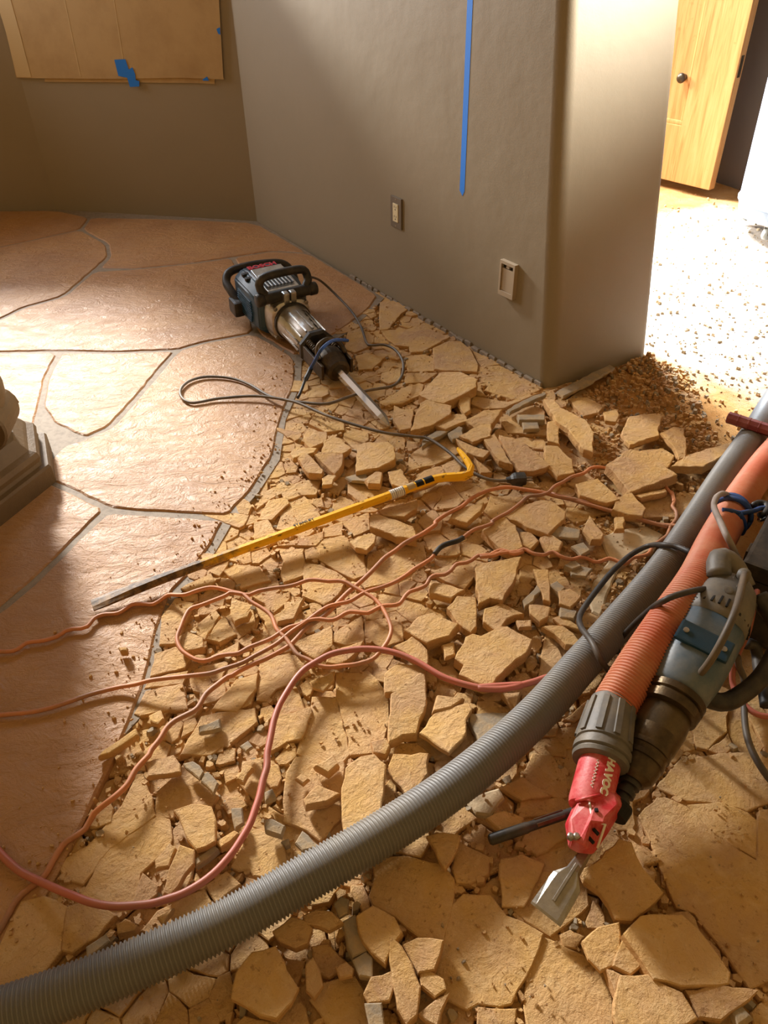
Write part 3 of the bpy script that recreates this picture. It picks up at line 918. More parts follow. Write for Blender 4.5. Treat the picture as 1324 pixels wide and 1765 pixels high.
# chips and crumbs
def chip(bm, x, y, z, s):
    n = random.choice((4, 5, 5, 6)); a0 = random.uniform(0, 6.28); h = s*random.uniform(.25, .6)
    st = random.uniform(.5, 1); an = random.uniform(0, 3.14); ca, sa = math.cos(an), math.sin(an)
    tx, ty = random.uniform(-.25, .25), random.uniform(-.25, .25)
    lo = []; hi = []
    for i in range(n):
        a = a0+2*math.pi*i/n+random.uniform(-.3, .3); r = s*random.uniform(.7, 1.1)*.5
        u, v = math.cos(a)*r, math.sin(a)*r*st; u, v = u*ca-v*sa, u*sa+v*ca
        lo.append(bm.verts.new((x+u*1.1, y+v*1.1, z-h*.3+u*tx)))
        hi.append(bm.verts.new((x+u*.75, y+v*.75, z+h+u*tx+v*ty)))
    for i in range(n): bm.faces.new((lo[i], lo[(i+1) % n], hi[(i+1) % n], hi[i]))
    bm.faces.new(hi)
cb = bmesh.new(); cm = bmesh.new(); cp = bmesh.new(); cnt = 0
RUB = ccw([tuple(at(*q)[:2]) for q in [(650, 515), (945, 672), (1120, 605), (1190, 640), (1240, 760), (1200, 960), (1100, 1100), (1324, 1250), (1400, 1780), (-30, 1780), (120, 1480), (235, 1230), (300, 1020), (395, 893), (470, 790), (515, 650), (560, 590)]])
rx0, ry0, rx1, ry1 = bbox(RUB)
for _ in range(30000):
    if cnt > 6500: break
    x, y = random.uniform(rx0, rx1), random.uniform(ry0, ry1)
    if not inside((x, y), RUB): continue
    ontop = in_traced(x, y)
    if not ontop:
        for bb, p in cellBB:
            if bb[0] < x < bb[2] and bb[1] < y < bb[3] and inside((x, y), p): ontop = True; break
    if ontop:
        if in_traced(x, y, 'LM') or random.random() > .13 or noise.noise((x*5, y*5, 9)) < -.05: continue
        s = random.choice((.003, .004, .005, .008)); z = .001
    else:
        if any(inside((x, y), q) for q in slabF): continue
        s = random.choice((.006, .008, .010, .014, .018, .024)); z = max(bedz(x, y)+.001, -.0135)
    chip(cm if random.random() < .16 else cb, x, y, z, s); cnt += 1
# crumbs on the intact slabs beside the break and over the next room
for _ in range(900):
    t = random.random(); i = random.randint(16, 27); a = V(BROKEN[i % len(BROKEN)]); b = V(BROKEN[(i+1) % len(BROKEN)])
    q = a.lerp(b, t)+V((random.gauss(0, .07), random.gauss(0, .07)))
    if any(inside(q, s_) for s_ in slabF): chip(cb, q.x, q.y, .0008, random.choice((.003, .003, .004, .006, .009)))
for _ in range(2600):
    px_, py_ = random.uniform(1100, 1324), random.uniform(330, 900)
    q = at(px_, py_, -.03)
    if (q-A).dot(U) < (B-A).length+.01 and -(q-A).dot(N) < TH+.02: continue
    pale = (q-V((1.75, 3.2, 0))).length < 1.05
    if random.random() < (.45 if pale else .6): continue
    chip(cp if pale else cm if random.random() < .25 else cb, q.x, q.y, bedz(q.x, q.y)+.001, random.choice((.004, .005, .007, .01, .014, .02)))
link('pale_rubble_chips', cp, 'concrete', floor, kind='stuff'); link('rubble_chips', cb, 'broken', floor, kind='stuff'); link('grey_rubble_chips', cm, 'mortar', floor, kind='stuff')
# broken mortar edging left at the foot of the long wall and of its end
for i in range(26):
    s0 = .95+i*.048; ln = random.uniform(.03, .046)
    if s0+ln > (B-A).length-.01: break
    p = A+U*s0; q = A+U*(s0+ln); wd = random.uniform(.008, .018)
    bm, c = stone_bm([tuple(v[:2]) for v in (p+N*.001, q+N*.001, q+N*wd, p+N*wd)], random.uniform(.0, .008), .03, .02, .012, .0015, .003)
    o = link('mortar_edge', bm, 'grout', floor); o.location = c
# ------------------------------------------------------------------ things on the walls
def wallpt(s, z, off=0): q = A+U*s+N*off; return V((q.x, q.y, z))
WM = Matrix.Rotation(math.atan2(U.y, U.x), 4, 'Z')     # local x along the wall, -y... into room checked below
sgn = 1 if (WM.to_3x3() @ V((0, 1, 0))).dot(N) > 0 else -1
def wallthing(name, label, cat, s, z):
    o = thing(name, label, cat); o.matrix_world = Matrix.Translation(wallpt(s, z)) @ WM; return o
# duplex outlet
t = wallthing('wall_outlet', 'duplex wall outlet with ivory sockets in a taupe metal plate, left of the cover box', 'outlet', 1.312, .362)
bm = bmesh.new(); box(bm, (0, sgn*.004, 0), (.072, .008, .116), .002); link('cover_plate', bm, 'plate', t)
bm = bmesh.new(); box(bm, (0, sgn*.0085, 0), (.034, .004, .068), .001); rc = link('receptacle', bm, 'ivory', t)
for dz in (.018, -.018):
    for dx, w_, h_, oz in ((-.006, .0022, .008, .004), (.006, .0022, .007, .004), (0, .0045, .0045, -.006)):
        bm = bmesh.new(); box(bm, (dx, sgn*.0106, dz+oz), (w_, .0006, h_)); link('slot', bm, 'dark', rc)
for dz in (.05, -.05):
    bm = bmesh.new(); lathe_x(bm, [(0, .003), (.001, .0025)], 10)
    o = link('screw', bm, 'plate2', t); o.location = (0, sgn*.008, dz); o.rotation_euler = (0, 0, sgn*math.pi/2)
# vent-like cover plate nearer the corner
t = wallthing('wall_cover_plate', 'raised beige cover box with two dark gaps, on the long wall near its corner', 'wall plate', 1.975, .306)
bm = bmesh.new(); 
hw, hh, dp = .037, .059, .016
box(bm, (-hw+.004, sgn*dp/2, 0), (.008, dp, 2*hh)); box(bm, (hw-.004, sgn*dp/2, 0), (.008, dp, 2*hh))
box(bm, (0, sgn*dp/2, hh-.005), (2*hw-.016, dp, .010)); box(bm, (0, sgn*dp/2, -hh+.008), (2*hw-.016, dp, .016))
link('frame', bm, 'plate2', t)
bm = bmesh.new(); box(bm, (0, sgn*.006, -.004), (2*hw-.019, .012, 2*hh-.042), .001); link('panel', bm, 'plate2', t)
bm = bmesh.new(); box(bm, (0, sgn*.002, 0), (2*hw-.016, .004, 2*hh-.02)); link('backing', bm, 'dark', t)
bm = bmesh.new(); box(bm, (0, sgn*.007, hh-.0155), (.014, .012, .011)); link('latch_tab', bm, 'plate2', t)
# blue tape on the long wall
bm = bmesh.new()
P = [(1.688, 1.5), (1.714, 1.5), (1.716, .53), (1.706, .513), (1.690, .528)]
loft(bm, [[wallpt(s_, z_, off) for s_, z_ in P] for off in (.0002, .0008)])
bmesh.ops.recalc_face_normals(bm, faces=bm.faces)
tag(link('masking_tape', bm, 'tape'), 'long vertical strip of blue masking tape on the taupe wall above the outlets', 'tape')
# cardboard over the bay wall
def bwp(x, y, off=0, Q=A, nrm=BN):
    """where the photograph's ray meets the back wall plane moved off it by off"""
    d = fw*FPX + rt*(x-662) - up*(y-882.5); q = Q+nrm*off
    return CAM+d*((q-CAM).dot(nrm)/d.dot(nrm))
cb_t = thing('cardboard_sheet', 'tan cardboard sheets taped over the lower part of the bay window wall', 'cardboard', tuple(bwp(235, 140, .02)))
def sheet(name, pts, z_up, o1, o2, mat, parent=cb_t):
    bm = bmesh.new(); rings = []
    for off in (o1, o2):
        r = []
        for (x, y) in pts:
            q = bwp(x, y, off)
            r.append(q-V(parent.location))
        rings.append(r)
    loft(bm, rings); bmesh.ops.recalc_face_normals(bm, faces=bm.faces)
    return link(name, bm, mat, parent)
sheet('back_sheet', [(78, 100), (372, 95), (370, 145), (330, 143), (77, 141)], 0, .001, .005, 'card')
sheet('front_sheet', [(-45, -120), (373, -110), (378, 10), (385, 133), (386, 137), (310, 134), (200, 136), (60, 135), (28, 134), (12, 60)], 0, .006, .011, 'card')
sheet('fold_strip', [(-40, -110), (-12, -110), (35, 60), (54, 133), (29, 133), (10, 55)], 0, .0112, .0122, 'card_tape')
for xa, xb in ((98, 138), (186, 216)):
    sheet('crease', [(xa, -60), (xa+1.3, -60), (xb+1.3, 132), (xb, 132)], 0, .0108, .0116, 'card_tape')
def tape_piece(pts, lab, o1=.0125, o2=.0135, cat='tape', group=None):
    bm = bmesh.new(); c = bwp(pts[0][0], pts[0][1], o1)
    loft(bm, [[bwp(x, y, o)-c for x, y in pts] for o in (o1, o2)]); bmesh.ops.recalc_face_normals(bm, faces=bm.faces)
    o = link('masking_tape', bm, 'tape'); o.location = c; tag(o, lab, cat, group); return o
tape_piece([(197, 103), (216, 102), (222, 120), (228, 116), (233, 128), (234, 138), (240, 140), (240, 149), (224, 150), (219, 134), (204, 131)], 'crumpled blue masking tape folded over the lower edge of the cardboard')
tape_piece([(349, 137), (357, 132), (360, 139), (350, 139)], 'tiny triangle of blue tape at the lower right corner of the cardboard')
tape_piece([(373, 50), (379, 47), (380, 60), (376, 58)], 'small scrap of blue tape on the right edge of the cardboard')
# ------------------------------------------------------------------ pedestal
pc = V((-1.235, 1.80, 0))
t = thing('stone_pedestal', 'carved stone pedestal with an octagonal moulded plinth and scrolled foot at the left edge', 'pedestal', (0, 0, 0))
c0 = at(97, 830, 0.0); c1 = at(-10, 916, 0.0); c2 = at(88, 735, 0.03)
# octagon: right vertical edge from c0, sides follow the photographed plinth
e1 = (c1-c0).normalized(); side = .30
ang0 = math.atan2(e1.y, e1.x)
oct_ = [c0.copy()]; a = ang0
for k in range(7):
    ln = side*(1.25 if k % 2 == 0 else .62)
    oct_.append(oct_[-1]+V((math.cos(a), math.sin(a), 0))*ln); a -= math.radians(45)
pc = sum(oct_, V((0, 0, 0)))/8; t.location = (pc.x, pc.y, 0)
bm = bmesh.new()
def octring(k, z): return [V(((q.x-pc.x)*k, (q.y-pc.y)*k, z)) for q in oct_]
loft(bm, [octring(k, z) for k, z in ((1, 0), (1.0, .055), (.985, .062), (.94, .064), (.93, .074), (.945, .09), (.93, .105), (.88, .113), (.86, .125), (.80, .15), (.72, .165))])
bmesh.ops.recalc_face_normals(bm, faces=bm.faces); o = link('plinth', bm, 'cast', t)
bm = bmesh.new()
lathe_z(bm, [(.15, .27), (.18, .27), (.21, .22), (.28, .20), (.34, .25), (.40, .275), (.46, .27), (.52, .235), (.60, .24), (.75, .30), (.9, .335), (1.2, .35), (2.6, .35)], 32)  # upper part, out of view, made tall and wide to shade the floor
link('shaft', bm, 'cast', t, smooth=True)
tow = (c0-pc).normalized(); prp = V((-tow.y, tow.x, 0))
for k in range(4):
    aa = math.atan2(tow.y, tow.x)+k*math.pi/2+.0
    tw = V((math.cos(aa), math.sin(aa), 0)); pr = V((-tw.y, tw.x, 0))
    bm = bmesh.new()
    # scroll: a spiral-ended bracket swept across
    rings = []
    prof = []
    for i in range(26):
        th_ = i/25*2*math.pi; prof.append((.255+.062*math.cos(th_), .225+.066*math.sin(th_)))
    for off in (-.075, -.07, .07, .075):
        k2 = 1 if abs(off) < .072 else .9
        rings.append([tw*(.255+(x-.255)*k2)+pr*off+V((0, 0, .225+(z-.225)*k2)) for x, z in prof])
    loft(bm, rings); bmesh.ops.recalc_face_normals(bm, faces=bm.faces)
    sc = link('scroll', bm, 'cast', t, smooth=False)
    bm = bmesh.new()
    pth = []
    for i in range(40):
        th_ = i/39*4.2*math.pi; r = .012+.045*(1-i/39)
        pth.append(tw*(.255+r*math.cos(th_))+pr*.076+V((0, 0, .225+r*math.sin(th_))))
    tube(bm, pth, .006, 6); link('volute', bm, 'cast', sc, smooth=True)
    bm = bmesh.new()
    pth = [tw*.23+V((0, 0, .27)), tw*.25+V((0, 0, .33)), tw*.235+V((0, 0, .40)), tw*.2+V((0, 0, .46))]
    tube(bm, smooth_path(pth, .015), lambda s_: .075-.05*(s_/.2)**2 if s_ < .2 else .025, 14)
    link('leaf_lobe', bm, 'cast', t, smooth=True)
# ------------------------------------------------------------------ door, bin
dA = at(1155, 312, .02); dB = at(1222, 328, .02)
dd = (dB-dA).normalized(); DW = .92; hinge = dB-dd*DW
yaw = math.atan2(dd.y, dd.x)
t = thing('wooden_door', 'thick honey pine panelled door standing open beyond the end of the wall', 'door'); t.matrix_world = Matrix.Translation((hinge.x, hinge.y, .02)) @ Matrix.Rotation(yaw, 4, 'Z')
DT = .055; HT = 2.15
def dbox(name, c, s, bev=.004, mat='wood', par=t):
    bm = bmesh.new(); box(bm, c, s, bev); return link(name, bm, mat, par)
SW = .25
dbox('stile', (DW-SW/2, DT/2, HT/2), (SW, DT, HT)); dbox('stile', (SW/2, DT/2, HT/2), (SW, DT, HT))
dbox('rail', (DW/2, DT/2, .145), (DW-2*SW, DT-.004, .29)); dbox('rail', (DW/2, DT/2, HT-.08), (DW-2*SW, DT-.004, .16)); dbox('rail', (DW/2, DT/2, 1.2), (DW-2*SW, DT-.004, .14))
for za, zb in ((.29, 1.13), (1.27, HT-.16)):
    pn = dbox('panel', (DW/2, DT/2, (za+zb)/2), (DW-2*SW, .012, zb-za), 0)
    for zz in (za+.01, zb-.01): dbox('moulding', (DW/2, DT/2, zz), (DW-2*SW, .034, .024), .008, par=pn)
    for xx in (SW+.01, DW-SW-.01): dbox('moulding', (xx, DT/2, (za+zb)/2), (.02, .034, zb-za-.04), .008, par=pn)
dbox('latch_plate', (DW+.0008, DT/2, .60), (.002, .026, .10), 0, 'dsteel')
bm = bmesh.new(); lathe_x(bm, [(0, .016), (.012, .012), (.02, .022), (.034, .026), (.045, .02), (.05, .008)], 18)
kn = link('door_knob', bm, 'dsteel', t, smooth=True); kn.location = (DW-.30, .018, .52); kn.rotation_euler = (0, 0, -math.pi/2)
# bin on casters
bc = V((2.16, 3.80, 0)); be = at(1284, 372, .09)
bc = be+V((.245, .06, 0)); bc.z = 0
t = thing('plastic_drum', 'pale blue-white plastic drum on caster wheels at the right edge beyond the wall', 'bin', (bc.x, bc.y, -.02))
bm = bmesh.new(); lathe_z(bm, [(.085, .20), (.09, .235), (.15, .245), (.155, .252), (.165, .252), (.17, .245), (.75, .255), (.76, .27), (.80, .27), (.81, .25)], 40)
link('drum_body', bm, 'bin', t, smooth=False)
for f in t.children[0].data.polygons: f.use_smooth = True
sharp(t.children[0], 40)
for k in range(4):
    a = math.radians(222+90*k); q = V((math.cos(a), math.sin(a), 0))*.205
    bm = bmesh.new(); box(bm, (0, 0, .028), (.03, .034, .006)); box(bm, (0, .014, .008), (.024, .004, .04)); box(bm, (0, -.014, .008), (.024, .004, .04))
    cs = link('caster', bm, 'steel', t); cs.location = (q.x, q.y, .055); cs.rotation_euler.z = .5
    bm = bmesh.new(); lathe_x(bm, [(-.011, .022), (-.009, .028), (.009, .028), (.011, .022)], 20)
    wh = link('caster_wheel', bm, 'wheel', cs, smooth=True); wh.location = (0, 0, -.008); wh.rotation_euler.z = math.pi/2
# ------------------------------------------------------------------ hoses
def hose(name, pts, r, pitch, depth, mat, parent=None, n=20):
    path = resample(smooth_path([at(x, y, z) for x, y, z in pts], .01), pitch/4)
    base = path[0].copy(); base.z = 0
    pat = (r, r-depth*.5, r-depth, r-depth*.5)
    bm = bmesh.new(); k = [0]
    def rad(s_): k[0] += 1; return pat[k[0] % 4]
    tube(bm, [p-base for p in path], rad, n)
    o = link(name, bm, mat, parent, smooth=True); o.location = base
    return o
G = [(1720, 330, .05), (1560, 430, .05), (1420, 560, .05), (1345, 675, .05), (1297, 752, .05), (1246, 826, .048), (1157, 963, .048), (1063, 1077, .048), (996, 1152, .048), (930, 1226, .05), (851, 1300, .052), (757, 1374, .053), (640, 1449, .054), (530, 1512, .054), (400, 1586, .052), (249, 1656, .05), (125, 1706, .05), (0, 1750, .05), (-120, 1795, .05)]
tag(hose('vacuum_hose', G, .0385, .0066, .0052, 'hose'), 'long thick grey ribbed vacuum hose crossing the floor diagonally', 'hose')
OH = [(1760, 470, .06), (1580, 580, .07), (1420, 700, .09), (1340, 776, .08), (1286, 846, .08), (1239, 925, .14), (1202, 1001, .19), (1149, 1077, .18), (1100, 1150, .155), (1056, 1222, .13)]
tag(hose('dust_hose', OH, .0415, .0070, .0056, 'ohose'), 'thick orange ribbed dust hose running down to the red chisel shroud', 'hose')
# ------------------------------------------------------------------ cords
def zone(x, y, z=None):
    return .034 if inside(at(x, y)[:2], BROKEN) else .0075
def cordpts(segs, zoff=0):
    out = []
    for tl, s_ in segs:
        ox, oy, sc = TL[tl] if tl in TL else tl
        for p in s_.split():
            q = p.split(','); x, y = ox+float(q[0])/sc, oy+float(q[1])/sc
            z = float(q[2]) if len(q) > 2 else zone(x, y)+zoff
            out.append((x, y, z))
    # soften steps in height
    for _ in range(2):
        out = [out[0]]+[(b[0], b[1], (a[2]+2*b[2]+c[2])/4) for a, b, c in zip(out, out[1:], out[2:])]+[out[-1]]
    return out
def cord(name, segs, r, mat, label, cat='cord', zoff=0, parent=None):
    path = smooth_path([at(x, y, z) for x, y, z in cordpts(segs, zoff)], .008)
    base = path[0].copy() if parent is None else V((0, 0, 0))
    bm = bmesh.new(); tube(bm, [p-base for p in path], r, 8)
    o = link(name, bm, mat, parent, smooth=True); o.location = base
    if label: tag(o, label, cat)
    return o, path
TL['A3'] = (280, 440, 3.009)
hc, hpath = cord('power_cord', [('A3', '745,112,.2 790,118,.14 830,140,.08 900,205,.02 980,290,.008 1030,370,.012 1060,455,.02 1090,467 1150,465 1200,485 1235,525 1250,570 1240,630 1200,675 1120,692 1050,705 950,740 850,770 720,762 500,731 300,742 200,760 150,765 110,748 92,715 105,680 150,648 230,630 350,637 450,670 560,732 700,765 850,830 1000,880 1150,920 1300,940'), ('I', '740,757 775,780 803,806 835,824 862,829 880,827')], .0048, 'cord_g', 'grey rubber power cord of the demolition hammer, looped and ending in a black plug')
# plug
pd = (hpath[-1]-hpath[-6]).normalized(); pq = Matrix.Translation(hpath[-1]) @ pd.to_track_quat('X', 'Z').to_matrix().to_4x4()
bm = bmesh.new(); lathe_x(bm, [(-.012, .006), (0, .009), (.006, .0145), (.014, .017), (.04, .017), (.043, .013)], 12, sq=.6); pl = link('plug', bm, 'black', hc); pl.matrix_world = pq
pl.location = hpath[-1]-V(hc.location); pl.rotation_euler = pd.to_track_quat('X', 'Z').to_euler()
for dy in (-.006, .006):
    bm = bmesh.new(); box(bm, (.052, dy, 0), (.02, .0015, .006)); link('prong', bm, 'steel', pl)
SA = [('D', '-60,590 0,590 45,590 80,580 120,552 160,545 200,540 260,522 300,496 330,488 370,486 400,475 430,440 470,422 540,415 600,378 650,373 700,375 740,350 770,332 810,332 850,330 900,312 960,298 1010,304 1060,318 1110,330 1150,365 1200,395 1240,430'), ('E', '205,490 245,530 270,565 300,605 350,628 400,655 450,662 510,655 560,650 640,626 680,585 712,540 727,490 712,440 685,390 650,350 610,325 570,303 520,275 480,268 440,270 400,265 350,264 290,285 240,296 200,300 120,315 80,332 40,328 -10,322'), ('D', '1030,335 980,355 920,378 870,395 845,430 825,480 808,530 825,580 870,615 910,632 950,630 1000,610 1050,603 1090,598 1130,575 1180,555 1240,530 1300,490 1324,478'), ('E', '300,470 345,450 400,442 440,448 475,442 510,420 540,409 580,412 620,415 650,400 690,382 730,380 765,372 785,345 810,318 850,305 885,288 905,255 930,242 970,240 1000,220 1025,192 1070,185 1100,170 1125,152 1180,156 1215,145 1245,130 1285,146 1324,132'), ('T', '10,286 40,290 75,270 110,260 145,270 170,275 210,256 250,275 300,282 340,268 380,290 425,302 470,292 500,300 545,315 600,298 640,312 670,322 710,295 745,288 780,275 800,240 835,215 865,190 880,150 905,118 905,85 888,60 897,35 885,-5'), ('W', '1000,610 995,585 975,560 960,525 930,510 900,497 860,490 830,480 800,490 770,492 745,488 715,492 690,510 650,522 620,540 590,555 570,575 540,585 500,590 470,615 430,645 400,660 375,676'), ('E', '1190,5 1150,20 1110,32 1080,50 1050,72 990,95 945,120 915,160 880,185 830,215 790,245 740,275 680,298 630,312 590,330 540,360 490,372 440,385 390,415 330,460 270,500 210,550 160,580 100,612 50,640 0,658'), ('D', '1020,670 960,690 850,703 700,720 620,740 550,752 480,768 400,790 330,815 250,842 170,862 100,872 0,880 -80,885')]
o, pa = cord('extension_cord', SA, .0048, 'cord_o', 'thin orange extension cord lying in wavy tangled loops across the broken floor', zoff=.002)
bm = bmesh.new(); j = [at(400+x/2.648, 900+y/2.648, .041) for x, y in ((1055, 70), (1030, 85), (980, 100), (950, 116), (925, 145))]
tube(bm, smooth_path([q-V(o.location) for q in j], .005), .0068, 8); link('taped_splice', bm, 'black', o, smooth=True)
SB = [('T', '1010,152,.05 930,150 850,145 800,138 750,125 700,105 640,80 580,65 520,50 440,30 350,8'), ('W', '960,690 890,670 800,640 700,610 650,600 600,590 550,576 500,568 430,558 380,565 340,578 300,600 270,625 220,650 180,678'), ('E', '930,10 870,52 790,95 745,130 700,160 670,190 640,222 590,270 530,320 480,370 440,410 390,450 340,480 300,525 260,565 200,600 150,625 90,650 30,680 0,700'), ('D', '1040,705 1000,735 940,785 900,850 850,880 800,905 760,940 730,990 690,1040'), ('F', '680,5 655,30 620,70 600,105 580,140 540,180 500,212 470,235 430,270 410,305 390,340 350,370 300,402 270,440 240,490 220,530 200,560 150,600 100,640 60,690 40,730 0,800 -50,880')]
cord('brown_cord', SB, .0056, 'cord_o', 'thicker brown-orange cord running under the wavy one down to the lower left corner', zoff=-.004)
SC = [('T', '460,800,.03 360,828 300,845 250,862 170,882 100,895 0,888'), ('E', '1324,742 1260,758 1200,760 1140,757 1080,745 1020,728 960,705 900,670 850,640 790,612 740,595 680,583 620,578 570,580 520,587 470,597 430,612 380,640 330,672 290,715 260,760 230,810 210,850 190,910 180,960 168,1020 160,1060'), ('F', '1218,60 1200,120 1185,190 1165,250 1140,320 1100,390 1060,450 1000,520 950,565 900,600 830,638 760,662 690,682 600,691 540,694 480,690 410,675 350,652 270,620 200,588 150,565 100,540 50,500 0,450 -60,380')]
cord('air_line', SC, .0068, 'cord_p', 'smooth dusty red-brown line arching across the broken floor from under the grey hose', zoff=.004)
# ------------------------------------------------------------------ pry bar
p0 = at(158, 1042, .020); p1 = at(748, 826, .055)
bx = (p1-p0); LB = bx.length; bx.normalize(); bz = V((0, 0, 1)); by = bz.cross(bx).normalized(); bz = bx.cross(by)
BM = Matrix(((bx.x, by.x, bz.x, p0.x), (bx.y, by.y, bz.y, p0.y), (bx.z, by.z, bz.z, p0.z), (0, 0, 0, 1)))
t = thing('pry_bar', 'long yellow wrecking bar with a hooked end, its flat end worn brown', 'pry bar', mat4=BM)
iBM = BM.inverted()
def L_(x, y, z): return iBM @ at(x, y, z)
bm = bmesh.new()
def hexring(c, ax, sy, sz, nv=8, upv=V((0, 0, 1))):
    ax = ax.normalized(); s_ = upv.cross(ax).normalized(); u_ = ax.cross(s_)
    return [c+s_*math.cos(math.pi/8+2*math.pi*k/nv)*sy+u_*math.sin(math.pi/8+2*math.pi*k/nv)*sz for k in range(nv)]
X = V((1, 0, 0)); r_ = .0125
rg = [hexring(V((0, 0, -.004)), X, .021, .0035), hexring(V((.03, 0, -.003)), X, .021, .0065), hexring(V((.10, 0, 0)), X, .0185, .010), hexring(V((.19, 0, .0)), X, .014, .0125)]
for k in range(1, 9): rg.append(hexring(V((.19+(LB-.19)*k/8, 0, 0)), X, r_, r_))
hk = [L_(765, 823, .060), L_(785, 822, .062), L_(800, 821, .066), L_(810, 816, .072), L_(812, 806, .078), L_(806, 795, .082), L_(797, 783, .084), L_(789, 774, .084)]
sz_ = [(.0125, .013), (.012, .014), (.011, .015), (.010, .015), (.010, .014), (.009, .012), (.007, .010), (.004, .007)]
for i, q in enumerate(hk):
    a = hk[i-1] if i else V((LB, 0, 0)); b = hk[min(i+1, len(hk)-1)]
    rg.append(hexring(q, b-a, *sz_[i]))
loft(bm, rg); bmesh.ops.recalc_face_normals(bm, faces=bm.faces)
link('bar', bm, 'yellow', t)
# stickers wrap the upper sides of the shaft
def facing_up(ax=bx):
    v = (CAM-p0); v = v-ax*v.dot(ax); return v.normalized()
def sticker(xa, xb, mat, name, a0=20, a1=115, rr=.0131, par=t):
    bm = bmesh.new(); rings = []
    for x in (xa, xb):
        rings.append([V((x, math.cos(math.radians(a0+(a1-a0)*k/8))*rr, math.sin(math.radians(a0+(a1-a0)*k/8))*rr)) for k in range(9)] +
                     [V((x, math.cos(math.radians(a1-(a1-a0)*k/8))*(rr-.0007), math.sin(math.radians(a1-(a1-a0)*k/8))*(rr-.0007))) for k in range(9)])
    loft(bm, rings); bmesh.ops.recalc_face_normals(bm, faces=bm.faces); return link(name, bm, mat, par)
s680 = L_(678, 858, .055).x; s700 = L_(701, 850, .055).x; s720 = L_(706, 847, .055).x; s745 = L_(744, 830, .055).x
st = sticker(s680, s700, 'white', 'barcode_label', 10, 235, .0134)
for k in range(7):
    xx = s680+.003+(s700-s680-.006)*k/6
    sticker(xx, xx+random.choice((.0008, .0016)), 'dark', 'barcode_line', 70, 225, .01355, par=st)
st2 = sticker(s720, s720+(s745-s720)*.3, 'card_tape', 'silver_label', 60, 160, .0134)
st3 = sticker(s720+(s745-s720)*.36, s720+(s745-s720)*.66, 'dark', 'black_label', 60, 160, .0134)
st4 = sticker(s720+(s745-s720)*.72, s745+.006, 'dark', 'black_label', 60, 160, .0134)
# ------------------------------------------------------------------ text helper
def text(s_, size, mat, parent, mtx, ext=.0004, shear=0, bold=0):
    cu = bpy.data.curves.new('t', 'FONT'); cu.body = s_; cu.size = size; cu.extrude = ext; cu.align_x = 'CENTER'; cu.align_y = 'CENTER'
    cu.shear = shear; cu.offset = bold; cu.resolution_u = 3
    to = bpy.data.objects.new('t', cu); C.objects.link(to)
    bpy.context.view_layer.update()
    me = bpy.data.meshes.new_from_object(to.evaluated_get(bpy.context.evaluated_depsgraph_get()))
    bpy.data.objects.remove(to); me.materials.append(M[mat])
    o = bpy.data.objects.new('lettering', me); C.objects.link(o); o.parent = parent; o.matrix_local = mtx
    return o
def basis(ax, upv, p):
    ax = V(ax).normalized(); zz = (V(upv)-ax*V(upv).dot(ax)).normalized(); yy = zz.cross(ax)
    return Matrix(((ax.x, yy.x, zz.x, p[0]), (ax.y, yy.y, zz.y, p[1]), (ax.z, yy.z, zz.z, p[2]), (0, 0, 0, 1)))
sl = L_(527, 906, .05).x
text('STANLEY', .014, 'dark', t, basis((1, 0, 0), (0, math.cos(math.radians(75)), math.sin(math.radians(75))), (sl, .0131*math.cos(math.radians(75)), .0131*math.sin(math.radians(75)))), .0003, 0, .0004)
# ------------------------------------------------------------------ demolition hammer (local x: from chisel tip back to the motor)
tip = at(671, 734, .018); back = at(450, 494, .115)
HX = (back-tip); LH = HX.length; HX.normalize()
HM = basis(HX, (0, 0, 1), tip)
# tilt: the axis climbs towards the motor; local z is up, local y is to the right seen from the tip
HMR = HM
t = thing('demolition_hammer', 'large dark teal electric demolition hammer with a silver barrel and pointed chisel', 'power tool', mat4=HM)
iH = HM.inverted()
print('hammer length', LH, [tuple(round(c, 3) for c in iH @ at(*q)) for q in ((602, 656, .06), (570, 620, .09), (500, 560, .1), (400, 500, .13), (530, 475, .25), (385, 480, .2))])
ysg = 1 if (HM.to_3x3() @ V((0, 1, 0))).x > 0 else -1      # +1: local +y is the side nearer the wall
bm = bmesh.new(); lathe_x(bm, [(0, .002), (.006, .005), (.035, .015), (.05, .0175), (.30, .0175), (.36, .0175)], 6)
link('chisel', bm, 'chrome', t)
bm = bmesh.new()
for k in range(3):
    a = math.radians(90+60*k); box(bm, (.19, math.cos(a)*.0145, math.sin(a)*.0145), (.27, .004, .004), 0)
link('chisel_flute', bm, 'steel', t.children[0])
# tool retainer: bracket, pivot block, flange, springs
bm = bmesh.new(); lathe_x(bm, [(.345, .030), (.35, .042), (.40, .054), (.44, .056), (.445, .040)], 22, sy=1, sz=.9); link('nose_block', bm, 'dsteel', t, smooth=False)
for s_ in (-1, 1):
    bm = bmesh.new(); box(bm, (.435, s_*.055, .0), (.15, .010, .055), .003); link('retainer_cheek', bm, 'dsteel', t)
    for zz in (-.03, .034):
        bm = bmesh.new(); pth = [V((.445+.075*i/60, s_*.036+.010*math.cos(i*.75), zz+.010*math.sin(i*.75))) for i in range(61)]
        tube(bm, pth, .0024, 5); link('spring', bm, 'dsteel', t)
bm = bmesh.new(); pth = [V((.40, -.05, .03)), V((.43, -.04, .06)), V((.44, 0, .075)), V((.43, .04, .06)), V((.40, .05, .03))]
tube(bm, smooth_path(pth, .008), .009, 8); link('retainer_loop', bm, 'dsteel', t, smooth=True)
bm = bmesh.new(); lathe_x(bm, [(.515, .060), (.522, .069), (.535, .069), (.542, .060)], 8); link('front_flange', bm, 'black', t)
bm = bmesh.new(); lathe_x(bm, [(.43, .030), (.52, .034)], 16); link('bit_sleeve', bm, 'dsteel', t, smooth=True)
